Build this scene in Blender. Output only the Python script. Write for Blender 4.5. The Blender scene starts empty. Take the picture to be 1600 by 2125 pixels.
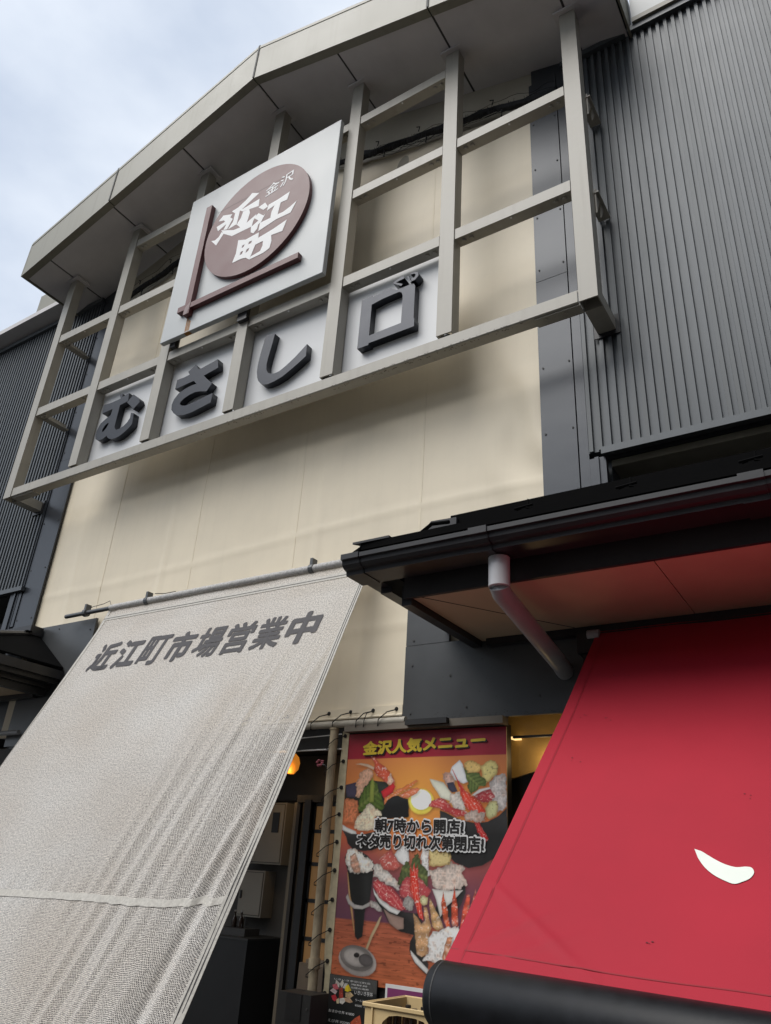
import bpy, bmesh, math, random
from mathutils import Vector, Matrix, noise
TR = {'mu':[[(-2.127,6.433),(-1.975,6.422),(-1.825,6.43),(-1.849,6.486),(-1.804,6.491),(-1.798,6.441),(-1.686,6.462),(-1.669,6.36),(-1.675,6.346),(-1.803,6.33),(-1.803,6.204),(-1.803,6.044),(-1.789,6.011),(-1.75,5.984),(-1.701,5.985),(-1.639,6.0),(-1.589,6.033),(-1.556,6.08),(-1.56,6.154),(-1.508,6.131),(-1.49,5.985),(-1.537,5.942),(-1.598,5.908),(-1.673,5.877),(-1.743,5.869),(-1.821,5.881),(-1.874,5.911),(-1.912,5.95),(-1.972,5.924),(-2.055,5.926),(-2.106,5.962),(-2.125,6.006),(-2.128,6.08),(-2.087,6.167),(-1.995,6.213),(-1.937,6.231),(-1.929,6.263),(-1.928,6.32),(-2.111,6.311)],[(-1.935,6.132),(-1.955,6.132),(-1.996,6.106),(-2.02,6.064),(-2.015,6.031),(-1.99,6.031),(-1.952,6.068),(-1.933,6.107)],[(-1.594,6.412),(-1.485,6.325),(-1.446,6.264),(-1.536,6.192),(-1.582,6.243),(-1.682,6.332)]],'sa':[[(-0.876,6.368),(-0.773,6.364),(-0.686,6.372),(-0.721,6.421),(-0.623,6.482),(-0.554,6.388),(-0.526,6.394),(-0.283,6.431),(-0.254,6.312),(-0.454,6.279),(-0.386,6.208),(-0.302,6.132),(-0.362,6.049),(-0.46,6.081),(-0.538,6.097),(-0.617,6.091),(-0.699,6.067),(-0.739,6.041),(-0.747,6.013),(-0.713,5.982),(-0.655,5.962),(-0.557,5.963),(-0.445,5.971),(-0.337,5.99),(-0.266,5.995),(-0.266,5.882),(-0.392,5.862),(-0.528,5.842),(-0.643,5.843),(-0.768,5.877),(-0.821,5.922),(-0.865,5.976),(-0.877,6.044),(-0.858,6.109),(-0.806,6.163),(-0.785,6.173),(-0.702,6.199),(-0.622,6.208),(-0.543,6.204),(-0.6,6.261),(-0.878,6.245)]],'shi':[[(0.374,6.49),(0.495,6.464),(0.474,6.319),(0.449,6.172),(0.443,6.098),(0.453,6.033),(0.48,5.988),(0.522,5.963),(0.572,5.951),(0.629,5.956),(0.712,5.996),(0.807,6.056),(0.877,6.111),(0.941,6.164),(0.945,6.021),(0.87,5.974),(0.789,5.929),(0.683,5.877),(0.582,5.853),(0.498,5.847),(0.442,5.861),(0.406,5.883),(0.365,5.932),(0.343,5.98),(0.327,6.051),(0.323,6.141),(0.337,6.281),(0.362,6.431)]],'kuchi':[[(1.551,6.441),(1.669,6.444),(1.675,6.43),(1.863,6.447),(1.939,6.397),(2.061,6.396),(2.09,6.402),(2.116,6.388),(2.13,6.351),(2.13,6.207),(2.131,5.991),(2.138,5.988),(2.14,5.9),(1.669,5.896),(1.67,5.877),(1.548,5.877)],[(1.669,6.338),(1.787,6.356),(1.905,6.361),(1.961,6.361),(1.988,6.344),(2.003,6.307),(2.005,6.179),(2.003,5.99),(1.854,5.988),(1.667,5.981)]],'ku':[[(2.0,6.523),(2.02,6.485),(1.929,6.475),(2.003,6.425),(1.989,6.408),(1.898,6.478),(1.907,6.491)]],'chi':[[(2.085,6.513),(2.135,6.506),(2.161,6.489),(2.168,6.452),(2.135,6.416),(2.097,6.413),(2.094,6.429),(2.128,6.45),(2.139,6.476),(2.121,6.493),(2.085,6.498)],[(2.048,6.495),(2.06,6.495),(2.098,6.405),(2.085,6.405)]],'logo':[[[(0.025,8.487),(0.14,8.425),(-0.111,8.293),(-0.209,8.304),(-0.259,8.355),(-0.162,8.368),(-0.053,8.422)]],[[(-0.131,8.302),(-0.075,8.297),(0.162,8.32),(0.169,8.205),(0.064,8.226),(0.022,8.234),(-0.076,8.256)]],[[(-0.197,8.312),(-0.126,8.301),(-0.129,8.2),(-0.136,8.092),(-0.265,8.077),(-0.205,8.166)]],[[(-0.066,8.25),(0.027,8.232),(0.049,8.169),(0.028,8.033),(-0.077,8.025),(-0.127,8.097),(-0.085,8.158)]],[[(-0.376,8.121),(-0.166,8.016),(-0.064,8.004),(-0.146,8.097),(0.029,8.028),(0.159,8.086),(0.124,7.992),(0.119,7.922),(-0.176,7.93),(-0.327,8.044)]],[[(-0.456,8.299),(-0.393,8.361),(-0.241,8.303),(-0.266,8.264),(-0.219,8.216),(-0.28,8.085),(-0.34,8.107),(-0.31,8.184),(-0.43,8.135),(-0.468,8.22),(-0.34,8.237),(-0.365,8.27)]],[[(-0.364,8.087),(-0.32,8.045),(-0.41,7.907),(-0.51,8.022),(-0.449,8.003),(-0.394,8.028)]],[[(0.174,8.179),(0.211,8.191),(0.266,8.202),(0.319,8.113),(0.258,8.096)]],[[(0.128,8.044),(0.191,8.083),(0.278,7.999),(0.227,7.945)]],[[(0.278,7.999),(0.304,8.026),(0.258,7.921),(0.219,7.896),(0.212,7.838),(0.168,7.794),(0.122,7.831),(0.111,7.917),(0.168,7.941)]],[[(0.329,8.135),(0.459,8.144),(0.618,8.172),(0.597,8.062),(0.508,8.071),(0.489,7.904),(0.564,7.898),(0.658,7.926),(0.742,7.968),(0.677,7.828),(0.483,7.836),(0.238,7.789),(0.242,7.911),(0.388,7.905),(0.39,7.992),(0.419,8.076),(0.317,8.05),(0.321,8.103)]],[[(0.256,7.683),(0.462,7.707),(0.64,7.748),(0.601,7.605),(0.446,7.625),(0.465,7.534),(0.452,7.439),(0.37,7.412),(0.177,7.412),(0.192,7.448),(0.32,7.462),(0.342,7.528),(0.338,7.598),(0.229,7.597),(0.19,7.673)]],[[(-0.053,7.804),(0.062,7.755),(0.25,7.765),(0.258,7.673),(0.23,7.592),(0.188,7.45),(0.177,7.412),(0.116,7.468),(0.044,7.485),(-0.083,7.486),(-0.05,7.609)],[(0.021,7.653),(0.032,7.687),(0.063,7.685),(0.051,7.651)],[(0.115,7.658),(0.126,7.692),(0.168,7.688),(0.159,7.654)],[(0.014,7.552),(0.023,7.595),(0.058,7.595),(0.048,7.552)],[(0.098,7.541),(0.11,7.591),(0.148,7.594),(0.138,7.556)]]],'poster':[((0.025,0.024,0.024),0,[(2.291,2.051),(2.334,2.039),(2.401,2.009),(2.467,1.99),(2.559,1.976),(2.639,1.985),(2.715,2.02),(2.774,2.069),(2.779,1.935),(2.748,1.843),(2.691,1.778),(2.604,1.73),(2.507,1.711),(2.407,1.74),(2.341,1.794),(2.301,1.887)]),((0.75,0.75,0.73),0,[(1.505,1.953),(1.549,1.932),(1.627,1.909),(1.635,1.889),(1.586,1.892),(1.509,1.915)]),((0.025,0.024,0.024),0,[(1.509,1.915),(1.586,1.892),(1.683,1.89),(1.849,1.925),(1.899,1.959),(1.905,1.858),(1.856,1.821),(1.765,1.791),(1.692,1.785),(1.611,1.794),(1.564,1.83),(1.549,1.87)]),((0.95,0.75,0.12),0,[(2.247,2.106),(2.245,2.085),(2.235,2.065),(2.219,2.048),(2.199,2.035),(2.174,2.027),(2.148,2.024),(2.12,2.026),(2.095,2.034),(2.072,2.047),(2.055,2.064),(2.043,2.084),(2.038,2.106),(2.041,2.128),(2.05,2.148),(2.066,2.165),(2.088,2.179),(2.113,2.187),(2.14,2.19),(2.168,2.187),(2.193,2.178),(2.215,2.165),(2.232,2.148),(2.243,2.128)]),((1,0.97,0.85),0,[(2.225,2.118),(2.223,2.102),(2.215,2.086),(2.203,2.073),(2.187,2.063),(2.167,2.056),(2.146,2.054),(2.125,2.056),(2.105,2.062),(2.087,2.072),(2.073,2.086),(2.064,2.101),(2.06,2.118),(2.062,2.135),(2.07,2.151),(2.083,2.165),(2.099,2.175),(2.119,2.181),(2.141,2.184),(2.162,2.181),(2.182,2.175),(2.199,2.164),(2.213,2.151),(2.222,2.135)]),((0.02,0.025,0.02),0,[(1.506,2.218),(1.608,2.239),(1.696,2.251),(1.853,2.236),(1.938,2.143),(2.037,2.122),(2.051,2.009),(1.844,1.998),(1.572,2.038),(1.507,2.123)]),((0.6,0.2,0.09),2,[(1.507,2.123),(1.54,2.131),(1.631,2.11),(1.637,2.038),(1.601,1.954),(1.504,1.961),(1.505,2.037)]),((0.06,0.05,0.09),0,[(1.506,2.218),(1.597,2.235),(1.611,2.204),(1.607,2.131),(1.529,2.136),(1.511,2.175)]),((0.65,0.38,0.26),2,[(1.613,2.305),(1.673,2.326),(1.712,2.323),(1.747,2.298),(1.718,2.251),(1.677,2.208),(1.634,2.135),(1.6,2.144),(1.598,2.231),(1.623,2.261)]),((0.62,0.1,0.05),1,[(1.706,2.422),(1.732,2.417),(1.774,2.372),(1.847,2.335),(1.921,2.257),(1.928,2.223),(1.854,2.228),(1.769,2.285),(1.733,2.329),(1.745,2.355)]),((0.75,0.55,0.4),0,[(1.575,2.361),(1.625,2.368),(1.687,2.36),(1.744,2.337),(1.739,2.32),(1.677,2.343),(1.62,2.357)]),((0.7,0.5,0.4),2,[(1.862,2.262),(1.887,2.296),(1.917,2.236),(1.898,2.21),(1.865,2.223)]),((0.6,0.03,0.04),0,[(1.815,2.173),(1.912,2.227),(1.935,2.206),(1.916,2.168),(1.846,2.123),(1.828,2.144)]),((0.75,0.22,0.07),1,[(1.843,2.085),(1.85,2.131),(1.916,2.168),(2.037,2.222),(2.087,2.244),(2.118,2.239),(2.083,2.217),(1.999,2.172),(1.918,2.131)]),((0.72,0.2,0.09),1,[(1.964,2.143),(2.039,2.184),(2.105,2.196),(2.133,2.192),(2.106,2.159),(2.042,2.135),(2.007,2.127)]),((0.1,0.16,0.03),3,[(1.728,2.259),(1.774,2.224),(1.787,2.199),(1.829,2.131),(1.855,2.06),(1.788,2.039),(1.637,2.038),(1.623,2.08),(1.644,2.144),(1.688,2.217)]),((0.25,0.3,0.06),0,[(1.732,2.272),(1.752,2.229),(1.757,2.102),(1.719,2.101),(1.716,2.208)]),((0.75,0.66,0.5),2,[(1.606,1.967),(1.63,2.004),(1.669,2.051),(1.725,2.093),(1.776,2.064),(1.82,2.035),(1.832,2.011),(1.78,2.006),(1.785,1.94),(1.724,1.915),(1.637,1.917),(1.603,1.937)]),((0.012,0.013,0.014),0,[(1.918,2.139),(1.959,2.145),(2.001,2.127),(2.038,2.11),(2.048,2.069),(2.039,2.005),(1.886,1.995),(1.832,2.011),(1.854,2.081),(1.872,2.114)]),((0.55,0.5,0.48),2,[(2.694,2.266),(2.768,2.277),(2.775,2.073),(2.711,2.038),(2.662,2.122),(2.649,2.215)]),((0.75,0.76,0.78),0,[(2.432,2.37),(2.457,2.343),(2.472,2.298),(2.501,2.229),(2.464,2.217),(2.397,2.242),(2.362,2.292),(2.375,2.328)]),((0.5,0.33,0.28),2,[(2.306,2.288),(2.337,2.3),(2.362,2.283),(2.397,2.242),(2.388,2.202),(2.335,2.211),(2.319,2.243)]),((0.05,0.05,0.08),0,[(2.339,2.223),(2.387,2.23),(2.422,2.17),(2.379,2.162),(2.35,2.186)]),((0.7,0.7,0.58),0,[(2.206,2.251),(2.231,2.248),(2.315,2.227),(2.374,2.158),(2.366,2.11),(2.293,2.13),(2.268,2.167),(2.232,2.207)]),((0.72,0.5,0.18),4,[(2.466,2.343),(2.49,2.362),(2.537,2.365),(2.584,2.336),(2.598,2.311),(2.566,2.28),(2.519,2.277),(2.481,2.289)]),((0.72,0.62,0.25),4,[(2.593,2.319),(2.626,2.351),(2.663,2.362),(2.695,2.353),(2.717,2.325),(2.708,2.278),(2.662,2.239),(2.63,2.216),(2.603,2.255)]),((0.13,0.18,0.05),3,[(2.457,2.326),(2.491,2.289),(2.584,2.28),(2.635,2.231),(2.626,2.204),(2.557,2.177),(2.52,2.15),(2.506,2.181),(2.482,2.261)]),((0.6,0.55,0.5),2,[(2.374,2.158),(2.427,2.17),(2.465,2.103),(2.484,2.064),(2.429,2.044),(2.386,2.075),(2.361,2.106)]),((0.45,0.05,0.06),1,[(2.534,2.142),(2.594,2.177),(2.658,2.188),(2.693,2.13),(2.648,2.099),(2.603,2.103),(2.558,2.122)]),((0.85,0.8,0.78),0,[(2.527,2.144),(2.58,2.181),(2.655,2.194),(2.662,2.184),(2.603,2.169),(2.548,2.142)]),((0.5,0.06,0.06),1,[(2.203,2.07),(2.226,2.106),(2.289,2.13),(2.332,2.118),(2.381,2.071),(2.494,2.048),(2.476,2.013),(2.401,2.013),(2.339,2.039),(2.276,2.066)]),((0.68,0.06,0.03),1,[(2.416,2.242),(2.435,2.234),(2.473,2.181),(2.525,2.142),(2.585,2.107),(2.63,2.045),(2.621,2.015),(2.558,2.029),(2.494,2.052),(2.46,2.114),(2.436,2.178)]),((0.6,0.03,0.03),0,[(2.376,2.31),(2.381,2.31),(2.464,2.17),(2.455,2.162)]),((0.6,0.03,0.03),1,[(2.545,2.003),(2.577,1.992),(2.608,1.943),(2.648,1.884),(2.626,1.862),(2.586,1.894),(2.559,1.95)]),((0.5,0.4,0.35),2,[(2.471,2.029),(2.526,2.056),(2.572,2.045),(2.621,2.034),(2.626,1.992),(2.536,1.983),(2.485,1.994)]),((0.62,0.62,0.32),4,[(2.624,2.068),(2.657,2.107),(2.707,2.107),(2.715,2.065),(2.702,2.016),(2.653,2.0),(2.63,2.019)]),((0.6,0.36,0.16),0,[(1.578,1.646),(1.6,1.655),(1.63,1.482),(1.671,1.283),(1.658,1.31),(1.608,1.481)]),((0.015,0.016,0.016),0,[(1.548,1.739),(1.572,1.792),(1.665,1.786),(1.735,1.758),(1.795,1.706),(1.79,1.63),(1.776,1.491),(1.74,1.432),(1.732,1.273),(1.696,1.25),(1.673,1.268),(1.653,1.422),(1.617,1.502),(1.587,1.638)]),((0.78,0.74,0.68),2,[(1.551,1.713),(1.572,1.788),(1.624,1.796),(1.683,1.774),(1.708,1.749),(1.759,1.734),(1.792,1.706),(1.787,1.668),(1.722,1.646),(1.655,1.641),(1.585,1.655)]),((0.62,0.35,0.25),5,[(1.593,1.749),(1.637,1.772),(1.68,1.68),(1.688,1.647),(1.637,1.649),(1.605,1.69)]),((0.5,0.48,0.46),0,[(1.581,1.495),(1.596,1.517),(1.614,1.481),(1.655,1.455),(1.717,1.45),(1.78,1.479),(1.782,1.455),(1.718,1.43),(1.652,1.43),(1.605,1.456)]),((0.45,0.42,0.4),2,[(1.774,1.49),(1.878,1.473),(1.881,1.425),(1.826,1.441),(1.782,1.451)]),((0.55,0.42,0.25),0,[(1.862,1.392),(1.88,1.405),(1.86,1.349),(1.813,1.275),(1.763,1.167),(1.749,1.177),(1.796,1.285)]),((0.42,0.38,0.36),0,[(1.851,1.097),(1.831,1.075),(1.799,1.058),(1.759,1.049),(1.713,1.047),(1.667,1.053),(1.624,1.068),(1.589,1.088),(1.566,1.113),(1.557,1.14),(1.563,1.167),(1.584,1.19),(1.617,1.207),(1.66,1.216),(1.706,1.217),(1.753,1.21),(1.795,1.195),(1.828,1.174),(1.85,1.149),(1.857,1.122)]),((0.2,0.18,0.17),0,[(1.825,1.115),(1.808,1.097),(1.78,1.083),(1.745,1.075),(1.705,1.074),(1.664,1.08),(1.627,1.093),(1.596,1.111),(1.575,1.132),(1.567,1.155),(1.572,1.177),(1.589,1.196),(1.618,1.21),(1.655,1.218),(1.696,1.218),(1.737,1.211),(1.774,1.198),(1.803,1.18),(1.823,1.159),(1.83,1.137)]),((0.38,0.35,0.33),0,[(1.783,1.126),(1.771,1.113),(1.751,1.103),(1.725,1.098),(1.696,1.097),(1.666,1.101),(1.638,1.111),(1.616,1.124),(1.601,1.139),(1.595,1.156),(1.599,1.172),(1.612,1.185),(1.632,1.195),(1.659,1.201),(1.688,1.201),(1.718,1.196),(1.745,1.187),(1.767,1.174),(1.781,1.158),(1.787,1.142)]),((0.1,0.09,0.09),0,[(1.823,1.126),(1.814,1.117),(1.801,1.11),(1.785,1.106),(1.767,1.106),(1.75,1.109),(1.735,1.115),(1.723,1.124),(1.716,1.134),(1.714,1.145),(1.717,1.156),(1.726,1.165),(1.74,1.172),(1.756,1.176),(1.773,1.176),(1.791,1.173),(1.806,1.166),(1.818,1.158),(1.825,1.147),(1.826,1.136)]),((0.015,0.013,0.013),0,[(1.719,1.165),(1.718,1.16),(1.715,1.156),(1.71,1.152),(1.704,1.149),(1.697,1.148),(1.69,1.148),(1.684,1.15),(1.679,1.152),(1.675,1.156),(1.674,1.161),(1.674,1.165),(1.677,1.17),(1.682,1.173),(1.688,1.176),(1.695,1.177),(1.702,1.177),(1.708,1.176),(1.714,1.173),(1.717,1.169)]),((0.025,0.024,0.024),0,[(1.789,1.573),(1.832,1.51),(1.937,1.456),(2.017,1.438),(2.125,1.433),(2.17,1.437),(2.199,1.332),(2.126,1.311),(2.024,1.322),(1.944,1.359),(1.892,1.426),(1.822,1.493)]),((0.35,0.24,0.2),0,[(1.89,1.445),(1.94,1.421),(2.045,1.401),(2.048,1.34),(2.002,1.332),(1.943,1.363)]),((0.8,0.8,0.78),0,[(1.795,1.565),(1.819,1.534),(1.887,1.489),(1.963,1.458),(2.022,1.442),(1.997,1.417),(1.934,1.432),(1.856,1.475),(1.809,1.525)]),((0.025,0.024,0.024),0,[(2.353,1.625),(2.483,1.632),(2.489,1.571),(2.457,1.501),(2.391,1.433),(2.315,1.416),(2.265,1.443)]),((0.62,0.58,0.54),2,[(1.797,1.714),(1.839,1.712),(1.895,1.681),(2.008,1.584),(2.01,1.552),(1.934,1.58),(1.879,1.602),(1.795,1.631)]),((0.7,0.7,0.7),0,[(1.954,1.77),(1.994,1.83),(2.058,1.819),(2.068,1.737),(2.033,1.707),(1.983,1.734)]),((0.55,0.12,0.1),1,[(1.831,1.736),(1.868,1.767),(1.93,1.807),(1.943,1.774),(1.978,1.738),(2.006,1.706),(1.95,1.671),(1.874,1.676)]),((0.7,0.68,0.66),2,[(2.164,1.83),(2.221,1.816),(2.215,1.706),(2.248,1.652),(2.207,1.65),(2.164,1.704)]),((0.62,0.52,0.46),2,[(2.216,1.682),(2.286,1.697),(2.384,1.745),(2.487,1.713),(2.463,1.677),(2.507,1.617),(2.493,1.609),(2.445,1.622),(2.469,1.612),(2.455,1.588),(2.335,1.57),(2.26,1.597)]),((0.72,0.7,0.66),0,[(2.25,1.581),(2.359,1.575),(2.47,1.585),(2.418,1.536),(2.361,1.491),(2.314,1.424),(2.282,1.521)]),((0.74,0.6,0.28),4,[(2.216,1.811),(2.262,1.825),(2.303,1.79),(2.323,1.806),(2.363,1.808),(2.384,1.768),(2.365,1.728),(2.306,1.71),(2.225,1.714)]),((0.1,0.13,0.05),3,[(2.008,1.673),(2.046,1.748),(2.075,1.708),(2.128,1.8),(2.152,1.72),(2.21,1.69),(2.222,1.595),(2.189,1.57),(2.136,1.63),(2.038,1.61),(1.987,1.587)]),((0.5,0.06,0.07),1,[(1.793,1.593),(1.824,1.62),(1.88,1.594),(1.957,1.565),(2.012,1.524),(2.058,1.448),(2.017,1.442),(1.937,1.464),(1.854,1.507),(1.801,1.565)]),((0.5,0.08,0.09),1,[(2.005,1.568),(2.043,1.642),(2.105,1.645),(2.151,1.647),(2.241,1.569),(2.222,1.533),(2.172,1.514),(2.101,1.51),(2.008,1.52)]),((0.68,0.05,0.03),1,[(2.078,1.66),(2.08,1.721),(2.093,1.677),(2.106,1.73),(2.124,1.678),(2.138,1.723),(2.142,1.623),(2.156,1.552),(2.179,1.476),(2.197,1.4),(2.167,1.413),(2.123,1.488),(2.083,1.564)]),((0.35,0.33,0.31),2,[(2.033,1.482),(2.054,1.523),(2.1,1.533),(2.117,1.499),(2.11,1.444),(2.059,1.445)]),((0.66,0.64,0.38),4,[(2.158,1.505),(2.167,1.533),(2.196,1.543),(2.222,1.529),(2.214,1.486),(2.184,1.48)]),((0.025,0.024,0.024),0,[(2.129,1.319),(2.098,1.272),(2.096,1.223),(2.139,1.16),(2.229,1.104),(2.241,1.162),(2.153,1.284)]),((0.75,0.75,0.73),0,[(2.103,1.227),(2.152,1.194),(2.242,1.134),(2.229,1.111),(2.144,1.161),(2.112,1.198)]),((0.6,0.35,0.18),5,[(2.115,1.433),(2.152,1.408),(2.183,1.38),(2.202,1.401),(2.189,1.476),(2.214,1.474),(2.258,1.359),(2.24,1.328),(2.234,1.216),(2.191,1.198),(2.151,1.209),(2.129,1.357)]),((0.62,0.38,0.18),5,[(2.232,1.525),(2.263,1.496),(2.294,1.445),(2.34,1.373),(2.293,1.343),(2.258,1.374),(2.24,1.46)]),((0.66,0.12,0.05),5,[(2.329,1.577),(2.341,1.524),(2.362,1.464),(2.388,1.369),(2.36,1.363),(2.329,1.436),(2.32,1.492)]),((0.66,0.1,0.05),5,[(2.407,1.605),(2.423,1.529),(2.434,1.469),(2.442,1.381),(2.397,1.381),(2.391,1.47),(2.396,1.543)]),((0.66,0.1,0.06),5,[(2.499,1.564),(2.522,1.561),(2.518,1.478),(2.468,1.39),(2.45,1.37),(2.467,1.464)]),((0.6,0.14,0.1),5,[(2.539,1.543),(2.564,1.601),(2.564,1.575),(2.546,1.518),(2.523,1.49)]),((0.78,0.76,0.74),2,[(2.259,1.341),(2.317,1.356),(2.374,1.372),(2.445,1.377),(2.45,1.344),(2.423,1.302),(2.377,1.229),(2.341,1.168),(2.284,1.167),(2.197,1.177),(2.234,1.224),(2.231,1.297)]),((0.6,0.25,0.13),5,[(2.365,1.323),(2.403,1.322),(2.377,1.222),(2.346,1.169),(2.331,1.207)])],'dish':[((0.62,0.6,0.55),2,[(1.56,1.013),(1.591,0.996),(1.588,0.971),(1.557,0.984)]),((0.7,0.68,0.6),2,[(1.612,1.018),(1.625,0.999),(1.61,0.974),(1.591,0.992)]),((0.55,0.12,0.15),1,[(1.534,0.982),(1.568,0.993),(1.588,0.963),(1.549,0.955)]),((0.6,0.6,0.6),0,[(1.631,1.0),(1.654,1.002),(1.645,0.969),(1.616,0.974)]),((0.85,0.65,0.03),0,[(1.638,0.985),(1.66,0.997),(1.686,0.966),(1.658,0.955),(1.635,0.96)]),((0.6,0.5,0.5),2,[(1.517,0.948),(1.542,0.964),(1.578,0.95),(1.563,0.932)]),((0.45,0.07,0.05),1,[(1.594,0.968),(1.616,0.978),(1.628,0.912),(1.593,0.916)]),((0.65,0.05,0.07),0,[(1.532,0.921),(1.563,0.932),(1.583,0.907),(1.561,0.893),(1.543,0.902)]),((0.6,0.45,0.25),2,[(1.642,0.949),(1.681,0.957),(1.708,0.941),(1.678,0.922),(1.644,0.926)]),((0.6,0.4,0.25),5,[(1.633,0.92),(1.678,0.926),(1.705,0.905),(1.681,0.898),(1.641,0.902)]),((0.7,0.62,0.4),0,[(1.572,0.902),(1.593,0.916),(1.597,0.885),(1.58,0.883)]),((0.75,0.72,0.66),0,[(1.599,0.913),(1.633,0.92),(1.646,0.902),(1.625,0.884),(1.602,0.889)])],'dish2':[((0.6,0.12,0.06),2,[(1.696,0.796),(1.727,0.822),(1.764,0.842),(1.779,0.796),(1.697,0.785)])]}

R=math.radians
S=bpy.context.scene
COL=S.collection
random.seed(7)
# ------------------------------------------------------------ camera
cam=bpy.data.objects.new('camera',bpy.data.cameras.new('camera')); COL.objects.link(cam); S.camera=cam
cam.data.sensor_fit='HORIZONTAL'; cam.data.sensor_width=36; cam.data.lens=36*1569.5/1600
cam.data.clip_start=.05; cam.data.clip_end=2000
yaw,pit,rol=0.5972,0.4546,0.0654
fw=Vector((-math.sin(yaw)*math.cos(pit),math.cos(yaw)*math.cos(pit),math.sin(pit)))
rt=Vector((math.cos(yaw),math.sin(yaw),0)); up=rt.cross(fw)
r2=rt*math.cos(rol)+up*math.sin(rol); u2=up*math.cos(rol)-rt*math.sin(rol)
M=Matrix((r2,u2,-fw)).transposed().to_4x4(); M.translation=Vector((4.910,-4.258,1.6)); cam.matrix_world=M
# ------------------------------------------------------------ sky, sun, exposure
W=bpy.data.worlds.new('World'); S.world=W; W.use_nodes=True
N=W.node_tree.nodes; L=W.node_tree.links; N.clear()
SUN_EL,SUN_AZ=R(56),R(188)         # azimuth of the sun as seen from the street: in front of the facade, a little to the left
sky=N.new('ShaderNodeTexSky'); sky.sky_type='NISHITA'; sky.sun_disc=False; sky.sun_elevation=SUN_EL; sky.sun_rotation=SUN_AZ
tc=N.new('ShaderNodeTexCoord'); mp=N.new('ShaderNodeMapping'); mp.inputs['Scale'].default_value=(1.6,1.6,3.0)
n1=N.new('ShaderNodeTexNoise'); n1.inputs['Scale'].default_value=1.5; n1.inputs['Detail'].default_value=6; n1.inputs['Roughness'].default_value=.5
rp=N.new('ShaderNodeValToRGB'); rp.color_ramp.elements[0].position=.38; rp.color_ramp.elements[1].position=.60
rp.color_ramp.elements[0].color=(3.35,3.75,4.4,1); rp.color_ramp.elements[1].color=(4.9,5.2,5.6,1)
mx=N.new('ShaderNodeMix'); mx.data_type='RGBA'; mx.inputs['Factor'].default_value=.88
bg=N.new('ShaderNodeBackground'); bg.inputs['Strength'].default_value=.10; wo=N.new('ShaderNodeOutputWorld')
L.new(tc.outputs['Generated'],mp.inputs['Vector']); L.new(mp.outputs[0],n1.inputs['Vector']); L.new(n1.outputs['Fac'],rp.inputs[0])
L.new(sky.outputs[0],mx.inputs[6]); L.new(rp.outputs[0],mx.inputs[7]); L.new(mx.outputs[2],bg.inputs[0]); L.new(bg.outputs[0],wo.inputs[0])
sl=bpy.data.lights.new('sun','SUN'); sl.energy=1.5; sl.angle=R(50); sl.color=(1,.965,.91)
so=bpy.data.objects.new('sun',sl); COL.objects.link(so); so.location=(0,-20,30)
sd=Vector((-.26,-.62,.98)).normalized(); so.rotation_euler=sd.to_track_quat('Z','Y').to_euler()
S.view_settings.view_transform='Standard'; S.view_settings.look='None'; S.view_settings.gamma=1; S.view_settings.exposure=1.0
S.view_settings.use_curve_mapping=False
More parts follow.
